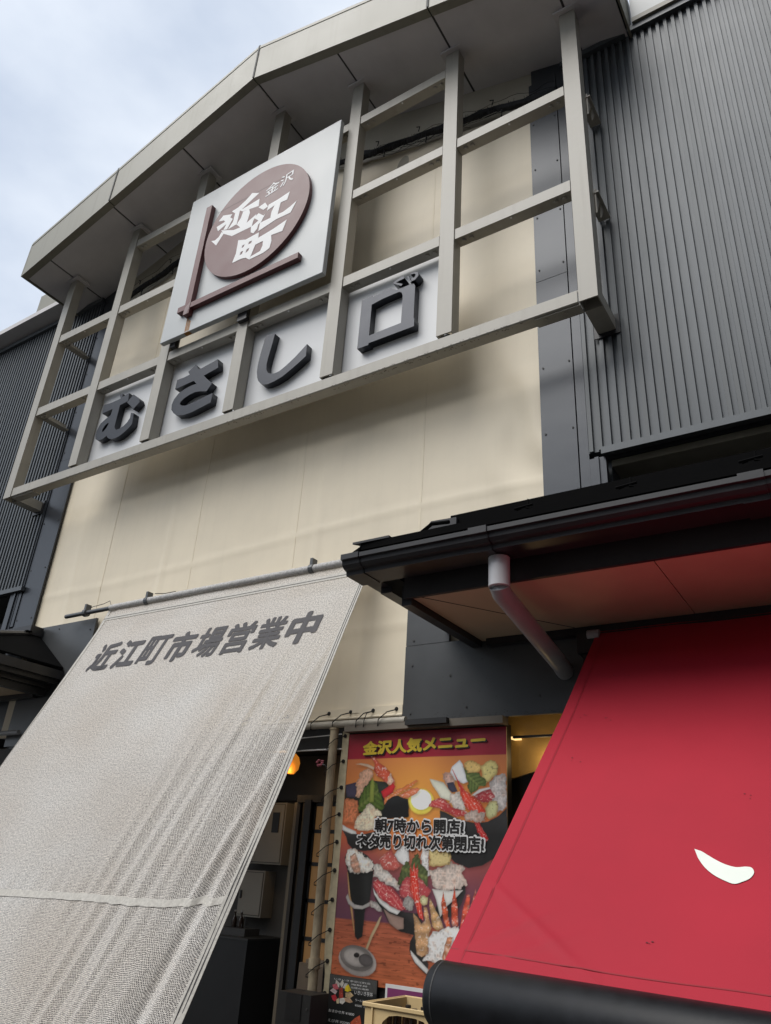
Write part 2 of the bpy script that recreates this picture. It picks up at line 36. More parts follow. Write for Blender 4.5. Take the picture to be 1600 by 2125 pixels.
# ------------------------------------------------------------ materials
def lin(r,g,b): 
    f=lambda c:(c/255/12.92 if c/255<=.04045 else ((c/255+.055)/1.055)**2.4)
    return (f(r),f(g),f(b))
MATS={}
def mat(name,col,rough=.6,metal=0,var=.12,scale=6,bump=0,bscale=60,spec=.5,stretch=(1,1,1),streak=0):
    if name in MATS: return MATS[name]
    m=bpy.data.materials.new(name); m.use_nodes=True; MATS[name]=m
    n=m.node_tree.nodes; l=m.node_tree.links; b=n['Principled BSDF']
    b.inputs['Roughness'].default_value=rough; b.inputs['Metallic'].default_value=metal; b.inputs['Specular IOR Level'].default_value=spec
    t=n.new('ShaderNodeTexCoord'); mp=n.new('ShaderNodeMapping'); mp.inputs['Scale'].default_value=stretch
    nz=n.new('ShaderNodeTexNoise'); nz.inputs['Scale'].default_value=scale; nz.inputs['Detail'].default_value=5; nz.inputs['Roughness'].default_value=.6
    l.new(t.outputs['Object'],mp.inputs[0]); l.new(mp.outputs[0],nz.inputs['Vector'])
    r=n.new('ShaderNodeValToRGB'); r.color_ramp.elements[0].position=.3; r.color_ramp.elements[1].position=.7
    r.color_ramp.elements[0].color=(*[c*(1-var) for c in col],1); r.color_ramp.elements[1].color=(*[min(1,c*(1+var*.6)) for c in col],1)
    l.new(nz.outputs['Fac'],r.inputs[0]); out=r.outputs[0]
    if streak:      # rain streaks: a stain that belongs to the paint
        mp2=n.new('ShaderNodeMapping'); mp2.inputs['Scale'].default_value=(14,14,.55); l.new(t.outputs['Object'],mp2.inputs[0])
        z2=n.new('ShaderNodeTexNoise'); z2.inputs['Scale'].default_value=1; z2.inputs['Detail'].default_value=6; l.new(mp2.outputs[0],z2.inputs['Vector'])
        r2_=n.new('ShaderNodeValToRGB'); r2_.color_ramp.elements[0].position=.52; r2_.color_ramp.elements[1].position=.8
        r2_.color_ramp.elements[0].color=(1,1,1,1); r2_.color_ramp.elements[1].color=(1-streak,1-streak*1.08,1-streak*1.2,1)
        l.new(z2.outputs['Fac'],r2_.inputs[0]); mm=n.new('ShaderNodeMix'); mm.data_type='RGBA'; mm.blend_type='MULTIPLY'; mm.inputs['Factor'].default_value=1
        l.new(out,mm.inputs[6]); l.new(r2_.outputs[0],mm.inputs[7]); out=mm.outputs[2]
    l.new(out,b.inputs['Base Color'])
    mr=n.new('ShaderNodeMapRange'); mr.inputs[3].default_value=max(.05,rough-.08); mr.inputs[4].default_value=min(1,rough+.1)
    l.new(nz.outputs['Fac'],mr.inputs[0]); l.new(mr.outputs[0],b.inputs['Roughness'])
    if bump:
        bz=n.new('ShaderNodeTexNoise'); bz.inputs['Scale'].default_value=bscale; bz.inputs['Detail'].default_value=4; l.new(mp.outputs[0],bz.inputs['Vector'])
        bp=n.new('ShaderNodeBump'); bp.inputs['Strength'].default_value=bump; bp.inputs['Distance'].default_value=.01
        l.new(bz.outputs['Fac'],bp.inputs['Height']); l.new(bp.outputs[0],b.inputs['Normal'])
    return m
CREAM=mat('cream_steel_paint',(.36,.34,.295),.42,var=.1,scale=3,streak=.14)
FASC=mat('fascia_paint',(.215,.205,.16),.45,var=.08,scale=2,streak=.16)
SOFF=mat('soffit_board',(.58,.56,.56),.7,var=.12,scale=1.5)
DSEAM=mat('dark_seam',(.05,.05,.05),.7)
TARP=mat('beige_tarpaulin',(.80,.71,.548),.5,var=.09,scale=1.0,bump=.14,bscale=5,streak=.035)
SEAMT=mat('tarpaulin_seam_tape',(.80,.71,.545),.55,var=.06,scale=3)
GABLE=mat('gable_panel',(.42,.385,.31),.7,var=.06)
RIB=mat('grey_sheet_metal',(.078,.087,.096),.42,metal=.2,var=.12,scale=2,streak=.12)
RIB2=mat('grey_sheet_metal_faded',(.092,.101,.108),.46,metal=.2,var=.16,scale=1.4,streak=.18)
STRIP=mat('dark_flashing_metal',(.040,.045,.054),.32,metal=.25,var=.14,scale=1.3,bump=.35,bscale=1.6)
EAVE=mat('black_eave_metal',(.022,.022,.025),.36,metal=.0,var=.2,scale=5,spec=.4)
EAVED=mat('black_roof_metal',(.004,.004,.0043),.75,spec=.03,metal=.0,var=.3,scale=5)
FASB=mat('dark_fascia_board',(.03,.03,.031),.55,var=.25,scale=4,bump=.1)
ESOF=mat('eave_soffit_board',(.60,.47,.33),.7,var=.08,scale=2)
BOARD=mat('white_sign_board',(.435,.455,.46),.38,var=.03,scale=2)
PANEL=mat('white_letter_panel',(.66,.67,.68),.45,var=.03,scale=2)
BROWN=mat('brown_sign_paint',(.115,.034,.034),.45,var=.08,scale=3)
LETT=mat('charcoal_letter',(.042,.044,.050),.36,metal=.85,var=.06,scale=4)
LETB=mat('small_black_letter',(.02,.02,.022),.4)
WHITE=mat('white_print',(.78,.78,.78),.5,var=.03)
GREYP=mat('dark_grey_print',(.030,.027,.032),.6,var=.08,scale=30)
RUST=mat('rust_stain',(.38,.17,.04),.8,var=.4,scale=40)
PIPE=mat('grey_pipe_paint',(.10,.105,.11),.35,metal=.3,var=.12)
PIPEW=mat('pale_grey_pvc',(.34,.345,.36),.38,var=.08,scale=8)
PIPEC=mat('pale_cream_pipe',(.42,.39,.33),.4,var=.15,scale=10)
RUSTP=mat('weathered_pole',(.42,.35,.24),.6,var=.5,scale=12,stretch=(1,1,.4))
HEMC=mat('cream_hem_vinyl',(.56,.49,.33),.5,var=.2,scale=15)
ROPE=mat('black_cord',(.015,.014,.013),.8)
RED=mat('red_awning_canvas',(.37,.019,.036),.7,var=.10,scale=1.1,bump=.10,bscale=7,spec=.25)
REDL=mat('red_awning_stitch',(.25,.011,.02),.7)
TUBE=mat('black_front_rail',(.0065,.007,.009),.42,var=.5,scale=14,bump=.03,bscale=30,spec=.32)
EMBL=mat('pale_mint_print',(.72,.76,.70),.6,var=.04)
NET=mat('black_bird_net',(.012,.012,.014),.85)
CONC=mat('dark_interior_wall',(.10,.098,.094),.85,var=.25,scale=2)
BLK=mat('black_panel',(.012,.012,.013),.45,var=.3)
CAB=mat('cabinet_enamel',(.27,.255,.22),.45,var=.06)
ASPH=mat('asphalt',(.042,.041,.040),.9,var=.3,scale=2,bump=.4,bscale=90)
CRATE=mat('cream_crate_plastic',(.58,.43,.22),.5,var=.08,scale=8)
BOTT=mat('brown_bottle_glass',(.02,.010,.006),.15)
WOOD=mat('dark_timber',(.035,.028,.022),.6,var=.4,scale=6,stretch=(6,6,.6))
GOLD=mat('lamplit_gold',(.36,.24,.085),.5,var=.15)
GWALL=mat('grey_shop_wall',(.10,.10,.09),.7)
def glow(name,col,st):
    m=bpy.data.materials.new(name); m.use_nodes=True; b=m.node_tree.nodes['Principled BSDF']
    b.inputs['Base Color'].default_value=(*col,1); b.inputs['Emission Color'].default_value=(*col,1); b.inputs['Emission Strength'].default_value=st; return m
LAMP=glow('lit_lamp_shade',(1,.33,.035),.22)
PANE=glow('lit_paper_pane',(.30,.16,.06),.10)
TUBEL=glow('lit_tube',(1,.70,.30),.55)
def glass():
    m=bpy.data.materials.new('window_glass'); m.use_nodes=True; n=m.node_tree.nodes; l=m.node_tree.links; n.clear()
    o=n.new('ShaderNodeOutputMaterial'); t=n.new('ShaderNodeBsdfTransparent'); g=n.new('ShaderNodeBsdfGlossy'); g.inputs['Roughness'].default_value=.03
    f=n.new('ShaderNodeFresnel'); f.inputs[0].default_value=1.45; x=n.new('ShaderNodeMixShader')
    l.new(f.outputs[0],x.inputs[0]); l.new(t.outputs[0],x.inputs[1]); l.new(g.outputs[0],x.inputs[2]); l.new(x.outputs[0],o.inputs[0]); return m
GLASS=glass()
def mesh_cloth():
    m=bpy.data.materials.new('woven_mesh_cloth'); m.use_nodes=True; n=m.node_tree.nodes; l=m.node_tree.links; b=n['Principled BSDF']; o=n['Material Output']
    t=n.new('ShaderNodeTexCoord')
    nz=n.new('ShaderNodeTexNoise'); nz.inputs['Scale'].default_value=16; nz.inputs['Detail'].default_value=6; l.new(t.outputs['UV'],nz.inputs['Vector'])
    ad=n.new('ShaderNodeVectorMath'); ad.operation='MULTIPLY_ADD'; ad.inputs[1].default_value=(.020,.020,0); 
    l.new(nz.outputs['Color'],ad.inputs[0]); l.new(t.outputs['UV'],ad.inputs[2])
    k=n.new('ShaderNodeTexBrick'); k.inputs['Scale'].default_value=1; k.inputs['Brick Width'].default_value=.0115; k.inputs['Row Height'].default_value=.0085
    k.inputs['Mortar Size'].default_value=.0021; k.inputs['Mortar Smooth'].default_value=.4; k.offset=.5
    k.inputs['Color1'].default_value=(.40,.395,.39,1); k.inputs['Color2'].default_value=(.33,.33,.33,1); k.inputs['Mortar'].default_value=(.76,.73,.69,1)
    l.new(ad.outputs[0],k.inputs['Vector'])
    z2=n.new('ShaderNodeTexNoise'); z2.inputs['Scale'].default_value=1.15; z2.inputs['Detail'].default_value=4; l.new(t.outputs['UV'],z2.inputs['Vector'])
    r=n.new('ShaderNodeValToRGB'); r.color_ramp.elements[0].position=.3; r.color_ramp.elements[1].position=.7
    r.color_ramp.elements[0].color=(.87,.82,.77,1); r.color_ramp.elements[1].color=(1,1,1,1); l.new(z2.outputs['Fac'],r.inputs[0])
    z3=n.new('ShaderNodeTexNoise'); z3.inputs['Scale'].default_value=85; z3.inputs['Detail'].default_value=2; l.new(t.outputs['UV'],z3.inputs['Vector'])
    r3=n.new('ShaderNodeValToRGB'); r3.color_ramp.elements[0].position=.3; r3.color_ramp.elements[1].position=.6
    r3.color_ramp.elements[0].color=(.55,.55,.56,1); r3.color_ramp.elements[1].color=(1.15,1.15,1.14,1); l.new(z3.outputs['Fac'],r3.inputs[0])
    x=n.new('ShaderNodeMix'); x.data_type='RGBA'; x.blend_type='MULTIPLY'; x.inputs['Factor'].default_value=1; l.new(k.outputs['Color'],x.inputs[6]); l.new(r.outputs[0],x.inputs[7])
    y=n.new('ShaderNodeMix'); y.data_type='RGBA'; y.blend_type='MULTIPLY'; y.inputs['Factor'].default_value=1; l.new(x.outputs[2],y.inputs[6]); l.new(r3.outputs[0],y.inputs[7])
    l.new(y.outputs[2],b.inputs['Base Color']); b.inputs['Roughness'].default_value=.55
    bp=n.new('ShaderNodeBump'); bp.inputs['Strength'].default_value=.22; bp.inputs['Distance'].default_value=.003; l.new(k.outputs['Fac'],bp.inputs['Height']); l.new(bp.outputs[0],b.inputs['Normal'])
    tl=n.new('ShaderNodeBsdfTranslucent'); l.new(y.outputs[2],tl.inputs[0]); m1=n.new('ShaderNodeMixShader'); m1.inputs[0].default_value=.2
    l.new(b.outputs[0],m1.inputs[1]); l.new(tl.outputs[0],m1.inputs[2])
    tr=n.new('ShaderNodeBsdfTransparent'); m2=n.new('ShaderNodeMixShader'); mr=n.new('ShaderNodeMapRange'); mr.inputs[3].default_value=.34; mr.inputs[4].default_value=0
    l.new(k.outputs['Fac'],mr.inputs[0])
    mr.inputs[3].default_value=1
    lw=n.new('ShaderNodeLayerWeight'); lw.inputs[0].default_value=.5; fm=n.new('ShaderNodeMapRange'); fm.inputs[1].default_value=.50; fm.inputs[2].default_value=.29; fm.inputs[3].default_value=.03; fm.inputs[4].default_value=.85
    l.new(lw.outputs['Facing'],fm.inputs[0]); pm=n.new('ShaderNodeMath'); pm.operation='MULTIPLY'; l.new(mr.outputs[0],pm.inputs[0]); l.new(fm.outputs[0],pm.inputs[1]); l.new(pm.outputs[0],m2.inputs[0]); l.new(m1.outputs[0],m2.inputs[1]); l.new(tr.outputs[0],m2.inputs[2]); l.new(m2.outputs[0],o.inputs[0])
    return m
CLOTH=mesh_cloth()
HEMW=mat('banner_hem_cloth',(.47,.45,.41),.6,var=.25,scale=60)
def print_mat(name,tableZ=None):
    m=bpy.data.materials.new(name); m.use_nodes=True; n=m.node_tree.nodes; l=m.node_tree.links; b=n['Principled BSDF']; b.inputs['Roughness'].default_value=.42
    a=n.new('ShaderNodeVertexColor'); a.layer_name='ink'; t=n.new('ShaderNodeTexCoord')
    z=n.new('ShaderNodeTexNoise'); z.inputs['Scale'].default_value=45; z.inputs['Detail'].default_value=5; l.new(t.outputs['Object'],z.inputs['Vector'])
    r=n.new('ShaderNodeValToRGB'); r.color_ramp.elements[0].position=.3; r.color_ramp.elements[1].position=.7
    r.color_ramp.elements[0].color=(.55,.5,.5,1); r.color_ramp.elements[1].color=(1.1,1.1,1.1,1); l.new(z.outputs['Fac'],r.inputs[0])
    x=n.new('ShaderNodeMix'); x.data_type='RGBA'; x.blend_type='MULTIPLY'; x.inputs['Factor'].default_value=.8; l.new(a.outputs[0],x.inputs[6]); l.new(r.outputs[0],x.inputs[7])
    l.new(x.outputs[2],b.inputs['Base Color']); return m
INK=print_mat('printed_ink')
# ------------------------------------------------------------ helpers
WL={}
def thing(name,label,cat,loc=(0,0,0),group=None):
    o=bpy.data.objects.new(name,None); COL.objects.link(o); o.location=loc; o.empty_display_size=.2
    o['label']=label; o['category']=cat
    if group: o['group']=group
    WL[o.name]=Vector(loc); return o
def link(name,me,mt,parent=None,smooth=False):
    if mt: 
        if not me.materials: me.materials.append(mt)
    o=bpy.data.objects.new(name,me); COL.objects.link(o)
    if parent: o.parent=parent; WL[o.name]=WL[parent.name]
    else: WL[o.name]=Vector((0,0,0))
    if smooth:
        for p in me.polygons: p.use_smooth=True
    return o
class MB:
    def __init__(s): s.v=[]; s.f=[]
    def box(s,x0,x1,y0,y1,z0,z1):
        i=len(s.v); s.v+=[(x0,y0,z0),(x1,y0,z0),(x1,y1,z0),(x0,y1,z0),(x0,y0,z1),(x1,y0,z1),(x1,y1,z1),(x0,y1,z1)]
        s.f+=[(i,i+3,i+2,i+1),(i+4,i+5,i+6,i+7),(i,i+1,i+5,i+4),(i+1,i+2,i+6,i+5),(i+2,i+3,i+7,i+6),(i+3,i,i+4,i+7)]; return s
    def hexa(s,p):      # 8 corners, bottom ring then top ring
        i=len(s.v); s.v+=[tuple(q) for q in p]
        s.f+=[(i,i+3,i+2,i+1),(i+4,i+5,i+6,i+7),(i,i+1,i+5,i+4),(i+1,i+2,i+6,i+5),(i+2,i+3,i+7,i+6),(i+3,i,i+4,i+7)]; return s
    def prism(s,prof,x0,x1,ax='x'):     # closed profile in the plane across ax
        i=len(s.v); n=len(prof)
        for t in (x0,x1):
            for a,b in prof: s.v.append({'x':(t,a,b),'y':(a,t,b),'z':(a,b,t)}[ax])
        for k in range(n): s.f.append((i+k,i+(k+1)%n,i+n+(k+1)%n,i+n+k))
        s.f+=[tuple(range(i+n-1,i-1,-1)),tuple(range(i+n,i+2*n))]; return s
    def tube(s,pts,r,n=8,cap=True):
        pts=[Vector(p) for p in pts]; i0=len(s.v); m=len(pts); rr=r if isinstance(r,(list,tuple)) else [r]*m
        for k,p in enumerate(pts):
            d=(pts[min(k+1,m-1)]-pts[max(k-1,0)]).normalized()
            a=d.cross(Vector((0,0,1)) if abs(d.z)<.9 else Vector((1,0,0))).normalized(); b=d.cross(a)
            for j in range(n):
                t=2*math.pi*j/n; s.v.append(tuple(p+a*math.cos(t)*rr[k]+b*math.sin(t)*rr[k]))
        for k in range(m-1):
            for j in range(n):
                s.f.append((i0+k*n+j,i0+k*n+(j+1)%n,i0+(k+1)*n+(j+1)%n,i0+(k+1)*n+j))
        if cap: s.f+=[tuple(i0+j for j in range(n-1,-1,-1)),tuple(i0+(m-1)*n+j for j in range(n))]
        return s
    def quad(s,*p):
        i=len(s.v); s.v+=[tuple(q) for q in p]; s.f.append(tuple(range(i,i+len(p)))); return s
    def build(s,name,mt,parent=None,kind=None,smooth=False,bevel=0,label=None):
        o0=WL[parent.name] if parent else Vector((0,0,0))
        me=bpy.data.meshes.new(name); me.from_pydata([tuple(Vector(v)-o0) for v in s.v],[],s.f)
        bm=bmesh.new(); bm.from_mesh(me); bmesh.ops.recalc_face_normals(bm,faces=bm.faces)
        if bevel: bmesh.ops.bevel(bm,geom=list(bm.edges),offset=bevel,segments=1,affect='EDGES',clamp_overlap=True)
        bm.to_mesh(me); bm.free()
        o=link(name,me,mt,parent,smooth)
        if smooth and smooth!='all':
            try: me.set_sharp_from_angle(angle=R(40))
            except Exception: pass
        if kind: o['kind']=kind
        if label: o['label']=label
        return o
def box(name,mt,parent,*b,**k): return MB().box(*b).build(name,mt,parent,**k)
def outline(name,mt,parent,rings,y0,y1):      # flat outlines (with holes) in the x-z plane given thickness y0..y1
    cu=bpy.data.curves.new(name,'CURVE'); cu.dimensions='2D'; cu.fill_mode='BOTH'; cu.extrude=abs(y1-y0)/2
    for r in rings:
        sp=cu.splines.new('POLY'); sp.points.add(len(r)-1); sp.use_cyclic_u=True
        for q,(a,b) in zip(sp.points,r): q.co=(a,b,0,1)
    o=bpy.data.objects.new('tmp',cu); COL.objects.link(o); dg=bpy.context.evaluated_depsgraph_get()
    me=bpy.data.meshes.new_from_object(o.evaluated_get(dg)); bpy.data.objects.remove(o)
    o0=WL[parent.name] if parent else Vector((0,0,0)); yc=(y0+y1)/2
    for v in me.vertices: x,y,z=v.co; v.co=Vector((x,yc-z,y))-o0
    me.materials.clear(); me.name=name
    return link(name,me,mt,parent)
def glyphs(txt,off=0,spread=0):
    cu=bpy.data.curves.new('t','FONT'); cu.body=txt; cu.size=1; cu.offset=off
    o=bpy.data.objects.new('tmp',cu); COL.objects.link(o); dg=bpy.context.evaluated_depsgraph_get()
    me=bpy.data.meshes.new_from_object(o.evaluated_get(dg)); bpy.data.objects.remove(o)
    vs=[(v.co.x,v.co.y) for v in me.vertices]; fs=[tuple(p.vertices) for p in me.polygons]; bpy.data.meshes.remove(me)
    if spread:
        V,F,Z=[],[],[]; n=8
        for k in range(n+1):
            dx,dy=(0,0) if k==n else (spread*math.cos(2*math.pi*k/n),spread*math.sin(2*math.pi*k/n))
            b=len(V); V+=[(x+dx,y+dy) for x,y in vs]; Z+=[k]*len(vs); F+=[tuple(i+b for i in f) for f in fs]
        return V,F,Z
    return vs,fs,[0]*len(vs)
def text(name,mt,parent,txt,x0,x1,z0,z1,place,spread=0,off=0,step=.0001,label=None):
    V,F,Z=glyphs(txt,off,spread)
    ax=min(v[0] for v in V); bx=max(v[0] for v in V); ay=min(v[1] for v in V); by=max(v[1] for v in V)
    o0=WL[parent.name]; P=[]
    for (x,y),k in zip(V,Z):
        u=x0+(x-ax)/(bx-ax)*(x1-x0); w=z0+(y-ay)/(by-ay)*(z1-z0); P.append(tuple(Vector(place(u,w,k*step))-o0))
    me=bpy.data.meshes.new(name); me.from_pydata(P,[],F)
    o=link(name,me,mt,parent)
    if label: o['label']=label
    return o
# ============================================================ SETTING
g=box('ground',ASPH,None,-150,150,-150,150,-.3,0); g['kind']='structure'
pv=MB().box(-30,30,-1.9,.55,.004,.10).build('pavement',mat('pavement_slab',(.06,.058,.055),.85,var=.2,scale=4,bump=.2),None); pv['kind']='structure'
# unseen buildings behind and right of the camera, added to block sky light
FAR=mat('far_wall_render',(.20,.19,.17),.8,var=.2,scale=.5)
def sky_blocking_building(x0,x1,y0,y1,h,face):
    o=box('sky_blocking_building',FAR,None,x0,x1,y0,y1,0,h); o['kind']='structure'
    m=MB(); fl=3.2
    for k in range(int(h/fl)):
        z=k*fl+1.0
        if face=='x':
            y=y0+1.2
            while y<y1-2: m.box(x0-.03,x0+.02,y,y+1.6,z,z+1.5); y+=2.8
        else:
            x=x0+1.2
            while x<x1-2: m.box(x,x+1.6,y1-.02,y1+.03,z,z+1.5); x+=2.8
    m.build('window_row',BLK,o,kind='stuff')
sky_blocking_building(10.5,24,-34,-1.2,19,'x'); sky_blocking_building(-26,7,-40,-26,13,'y')
# ------------------------------------------------------------ the market hall
hall=thing('market_hall','dark grey ribbed metal market hall behind the cream sign frame','building',(0,.5,0))
MB().box(-9,9,.56,8,4.46,8.9).build('wall',RIB,hall)
MB().box(-3.55,3.58,.58,8,2.80,4.455).build('wall',RIB,hall)
MB().box(-9,9,2.2,8,2.8,4.455).build('recess_wall',GABLE,hall)
MB().box(-9,-3.552,.6,2.2,3.0,3.05).box(3.582,9,.6,2.2,3.0,3.05).build('recess_floor',EAVED,hall)
MB().box(3.585,9,.57,2.2,4.40,4.452).build('recess_ceiling',mat('recess_ceiling_board',(.30,.28,.22),.8),hall)
# gable panel above the net
MB().prism([(-3.1,8.5),(3.35,8.5),(3.35,9.05),(.06,10.04),(-3.1,9.07)],.515,.545,'y').build('gable_panel',GABLE,hall)
# ribbed cladding, rib by rib
def ribs(xa,xb,z0,z1,ya):
    cl=MB().box(xa,xb,ya+.028,.555,z0,z1).build('ribbed_cladding',RIB,hall)
    rv=random.Random(2); x=xa+.006; pitch=.0676
    me=None
    while x+.036<xb:
        if me is None:
            mb=MB().prism([(0,0),(.003,-.023),(.031,-.023),(.034,0)],0,z1-z0,'z')
            me=bpy.data.meshes.new('rib'); me.from_pydata(mb.v,[],mb.f); me.materials.append(RIB)
            bm=bmesh.new(); bm.from_mesh(me); bmesh.ops.recalc_face_normals(bm,faces=bm.faces); bm.to_mesh(me); bm.free(); me2=me.copy(); me2.materials.clear(); me2.materials.append(RIB2)
        o=bpy.data.objects.new('rib',me if rv.random()<.6 else me2); COL.objects.link(o); o.parent=cl; o.location=Vector((x,ya+.028,z0))-WL[hall.name]; x+=pitch
    return cl
ribs(3.458,8.4,4.485,8.83,.435)
ribs(-8.4,-3.40,4.485,8.83,.435)
MB().box(3.56,9,.405,.46,4.43,4.484).build('trim',RIB,hall)
MB().box(-9,-3.36,.405,.46,4.43,4.484).build('trim',RIB,hall)
MB().box(3.45,9,.40,.46,8.832,8.90).build('trim',RIB,hall); MB().box(-9,-3.40,.40,.46,8.832,8.90).build('trim',RIB,hall)
MB().box(4.16,9,.375,.555,8.905,8.965).build('roof_edge',FASC,hall); MB().box(-9,-4.0,.20,.56,8.95,9.03).build('roof_edge',SOFF,hall)
MB().box(4.16,9,.385,.555,8.975,9.75).build('parapet',BOARD,hall); MB().box(-4.85,-4.02,.25,.56,9.04,9.42).build('parapet',FASC,hall)
MB().box(-9,9,.57,8,8.9,9.02).build('roof',EAVED,hall)
# corner strips of flashing
def strip(parts,fx):
    for (xa,xb,za,zb,y) in parts:
        o=MB().box(xa,xb,y,y+.02,za,zb).build('flashing_strip',STRIP,hall)
        scr=MB(); z=za+.12
        while z<zb:
            for x in fx: scr.tube([(x,y-.006,z),(x,y+.002,z)],.008,6)
            z+=.62
        scr.build('screw',DSEAM,o,kind='stuff')
strip([(3.10,3.376,4.0,6.27,.458),(3.10,3.376,6.277,8.86,.460)],(3.135,3.35))
MB().box(3.384,3.455,.464,.50,4.0,8.86).build('trim',STRIP,hall)
strip([(-3.395,-3.03,3.95,6.2,.462),(-3.395,-3.03,6.205,8.86,.464)],(-3.36,-3.08))
MB().box(-3.45,-3.398,.452,.50,4.0,8.86).build('trim',STRIP,hall)
MB().box(3.46,3.578,.45,.50,3.6,4.43).box(3.50,3.53,.435,.45,3.6,4.43).build('trim',STRIP,hall)
MB().box(-3.62,-3.46,.45,.50,3.6,4.43).box(-3.53,-3.50,.435,.45,3.6,4.43).build('trim',STRIP,hall)
o=MB().box(-9,-3.7,.9,.93,3.0,4.3).build('recess_screen',BLK,hall)
for s_ in (1,-1):
    pr=[(.06+s_*3.06,8.6),(.06+s_*4.04,8.6),(.06+s_*4.04,10.04-.303*4.04),(.06+s_*3.06,10.04-.303*3.06)]
    MB().prism(pr,.487,.546,'y').build('flashing_panel',STRIP,hall)
# lower cladding panels
CLAD=mat('lower_cladding_metal',(.078,.081,.084),.36,metal=.25,var=.18,scale=1.6,bump=.4,bscale=1.5)
def cpanel(xa,xb,za,zb,y,scr):
    o=MB().box(xa,xb,y,y+.025,za,zb).build('cladding_panel',CLAD,hall); m=MB()
    for x,z in scr: m.tube([(x,y-.006,z),(x,y+.002,z)],.008,6)
    m.build('screw',DSEAM,o,kind='stuff')
cpanel(1.965,2.33,3.205,3.92,.466,[(2.03,3.24),(2.29,3.6)])
cpanel(1.965,4.6,2.64,3.20,.462,[(2.03,3.05),(2.03,2.70),(2.48,2.72),(3.02,2.76),(2.35,2.95)])
cpanel(-2.95,-1.885,2.64,3.92,.470,[(-2.5,3.87),(-1.95,3.8),(-2.3,3.2)])
m=MB(); rn=random.Random(12)
for k in range(120):
    x=rn.uniform(2.2,3.25); z=2.645+abs(rn.gauss(0,.018)) if k<95 else rn.uniform(2.7,3.1); a=rn.uniform(.002,.008)
    m.quad((x-a,.4612,z),(x+a*.6,.4612,z-a*.3),(x+a,.4612,z+a*.4),(x-a*.5,.4612,z+a*.6))
m.build('dirt_speck',DSEAM,bpy.data.objects['cladding_panel.001'],kind='stuff')
MB().box(2.34,2.42,.52,.57,3.2,3.9).build('yellow_edge',mat('yellow_tape',(.55,.42,.04),.5),hall)
# lower walls
MB().box(1.42,2.768,.49,.56,0,2.60).build('wall',BLK,hall)
MB().box(1.5,2.78,.40,.49,2.585,2.635).build('lintel',mat('lintel_board',(.18,.155,.125),.7),hall)
MB().box(2.05,2.38,.36,.42,2.60,2.638).build('lintel_box',BLK,hall)
MB().box(-9,-3.0,.5,.6,0,2.62).build('wall',CONC,hall)
MB().box(-3.0,-2.6,.5,.6,0,2.62).build('wall',CONC,hall)
# entrance room
MB().box(-3.0,1.3,2.0,2.1,.0,2.80).box(-3.1,-3.0,.6,2.1,0,2.80).build('entrance_wall',CONC,hall)
MB().box(-3.1,2.9,.6,2.1,2.70,2.79).build('entrance_ceiling',BLK,hall)
MB().box(-3.0,1.415,.562,.66,2.50,2.795).build('entrance_shade_strip',BLK,hall)  # black strip added as shade across the entrance top
MB().box(-.95,1.3,1.93,1.995,2.27,2.69).build('entrance_frieze',BLK,hall)
MB().box(.40,.47,1.40,1.50,0.0,2.22).build('door_post',BLK,hall); MB().box(.30,.335,1.42,1.46,.0,2.20).box(.30,1.36,1.41,1.47,2.20,2.26).build('door_frame',WOOD,hall)
MB().box(.26,.295,1.43,1.46,0,2.2).build('door_edge',mat('pale_door_edge',(.16,.13,.09),.6),hall)
# side shop front right of the poster
MB().box(1.44,9,1.15,1.25,0,2.79).box(1.44,1.50,.565,1.149,0,2.79).box(8.9,9,.6,1.149,0,2.79).build('shop_wall',GWALL,hall)
MB().prism([(2.66,2.28),(3.40,2.47),(3.60,2.75),(2.66,2.75)],.76,.79,'y').build('lit_ceiling_board',GOLD,hall)  # board whose gold colour stands for the lamplit shop ceiling
MB().quad((2.80,.588,.2),(8,.588,.2),(8,.588,2.63),(2.80,.588,2.63)).build('shop_window',GLASS,hall)
MB().box(2.78,8,.56,.58,2.515,2.53).build('glazing_bar',BLK,hall)
# ------------------------------------------------------------ gabled canopy
can=thing('gable_canopy','shallow gabled canopy with beige fascia over the sign frame','canopy',(.06,.0,8.8))
sz=lambda x:10.05-.303*abs(x-.06)
xs=[-3.97,-3.52,-2.33,-1.13,.06,1.26,2.46,3.66,4.11]
for a,b in zip(xs,xs[1:]):
    a2,b2=a+.012,b-.012
    MB().hexa([(a2,-.40,sz(a2)),(b2,-.40,sz(b2)),(b2,.56,sz(b2)),(a2,.56,sz(a2)),(a2,-.40,sz(a2)+.03),(b2,-.40,sz(b2)+.03),(b2,.56,sz(b2)+.03),(a2,.56,sz(a2)+.03)]).build('soffit_panel',SOFF,can)
for x in xs[1:-1]:
    MB().hexa([(x-.013,-.40,sz(x)+.006),(x+.013,-.40,sz(x)+.006),(x+.013,.56,sz(x)+.006),(x-.013,.56,sz(x)+.006),(x-.013,-.40,sz(x)+.028),(x+.013,-.40,sz(x)+.028),(x+.013,.56,sz(x)+.028),(x-.013,.56,sz(x)+.028)]).build('soffit_joint',DSEAM,can)
fx=[-3.97,-2.30,.06,2.46,4.11]
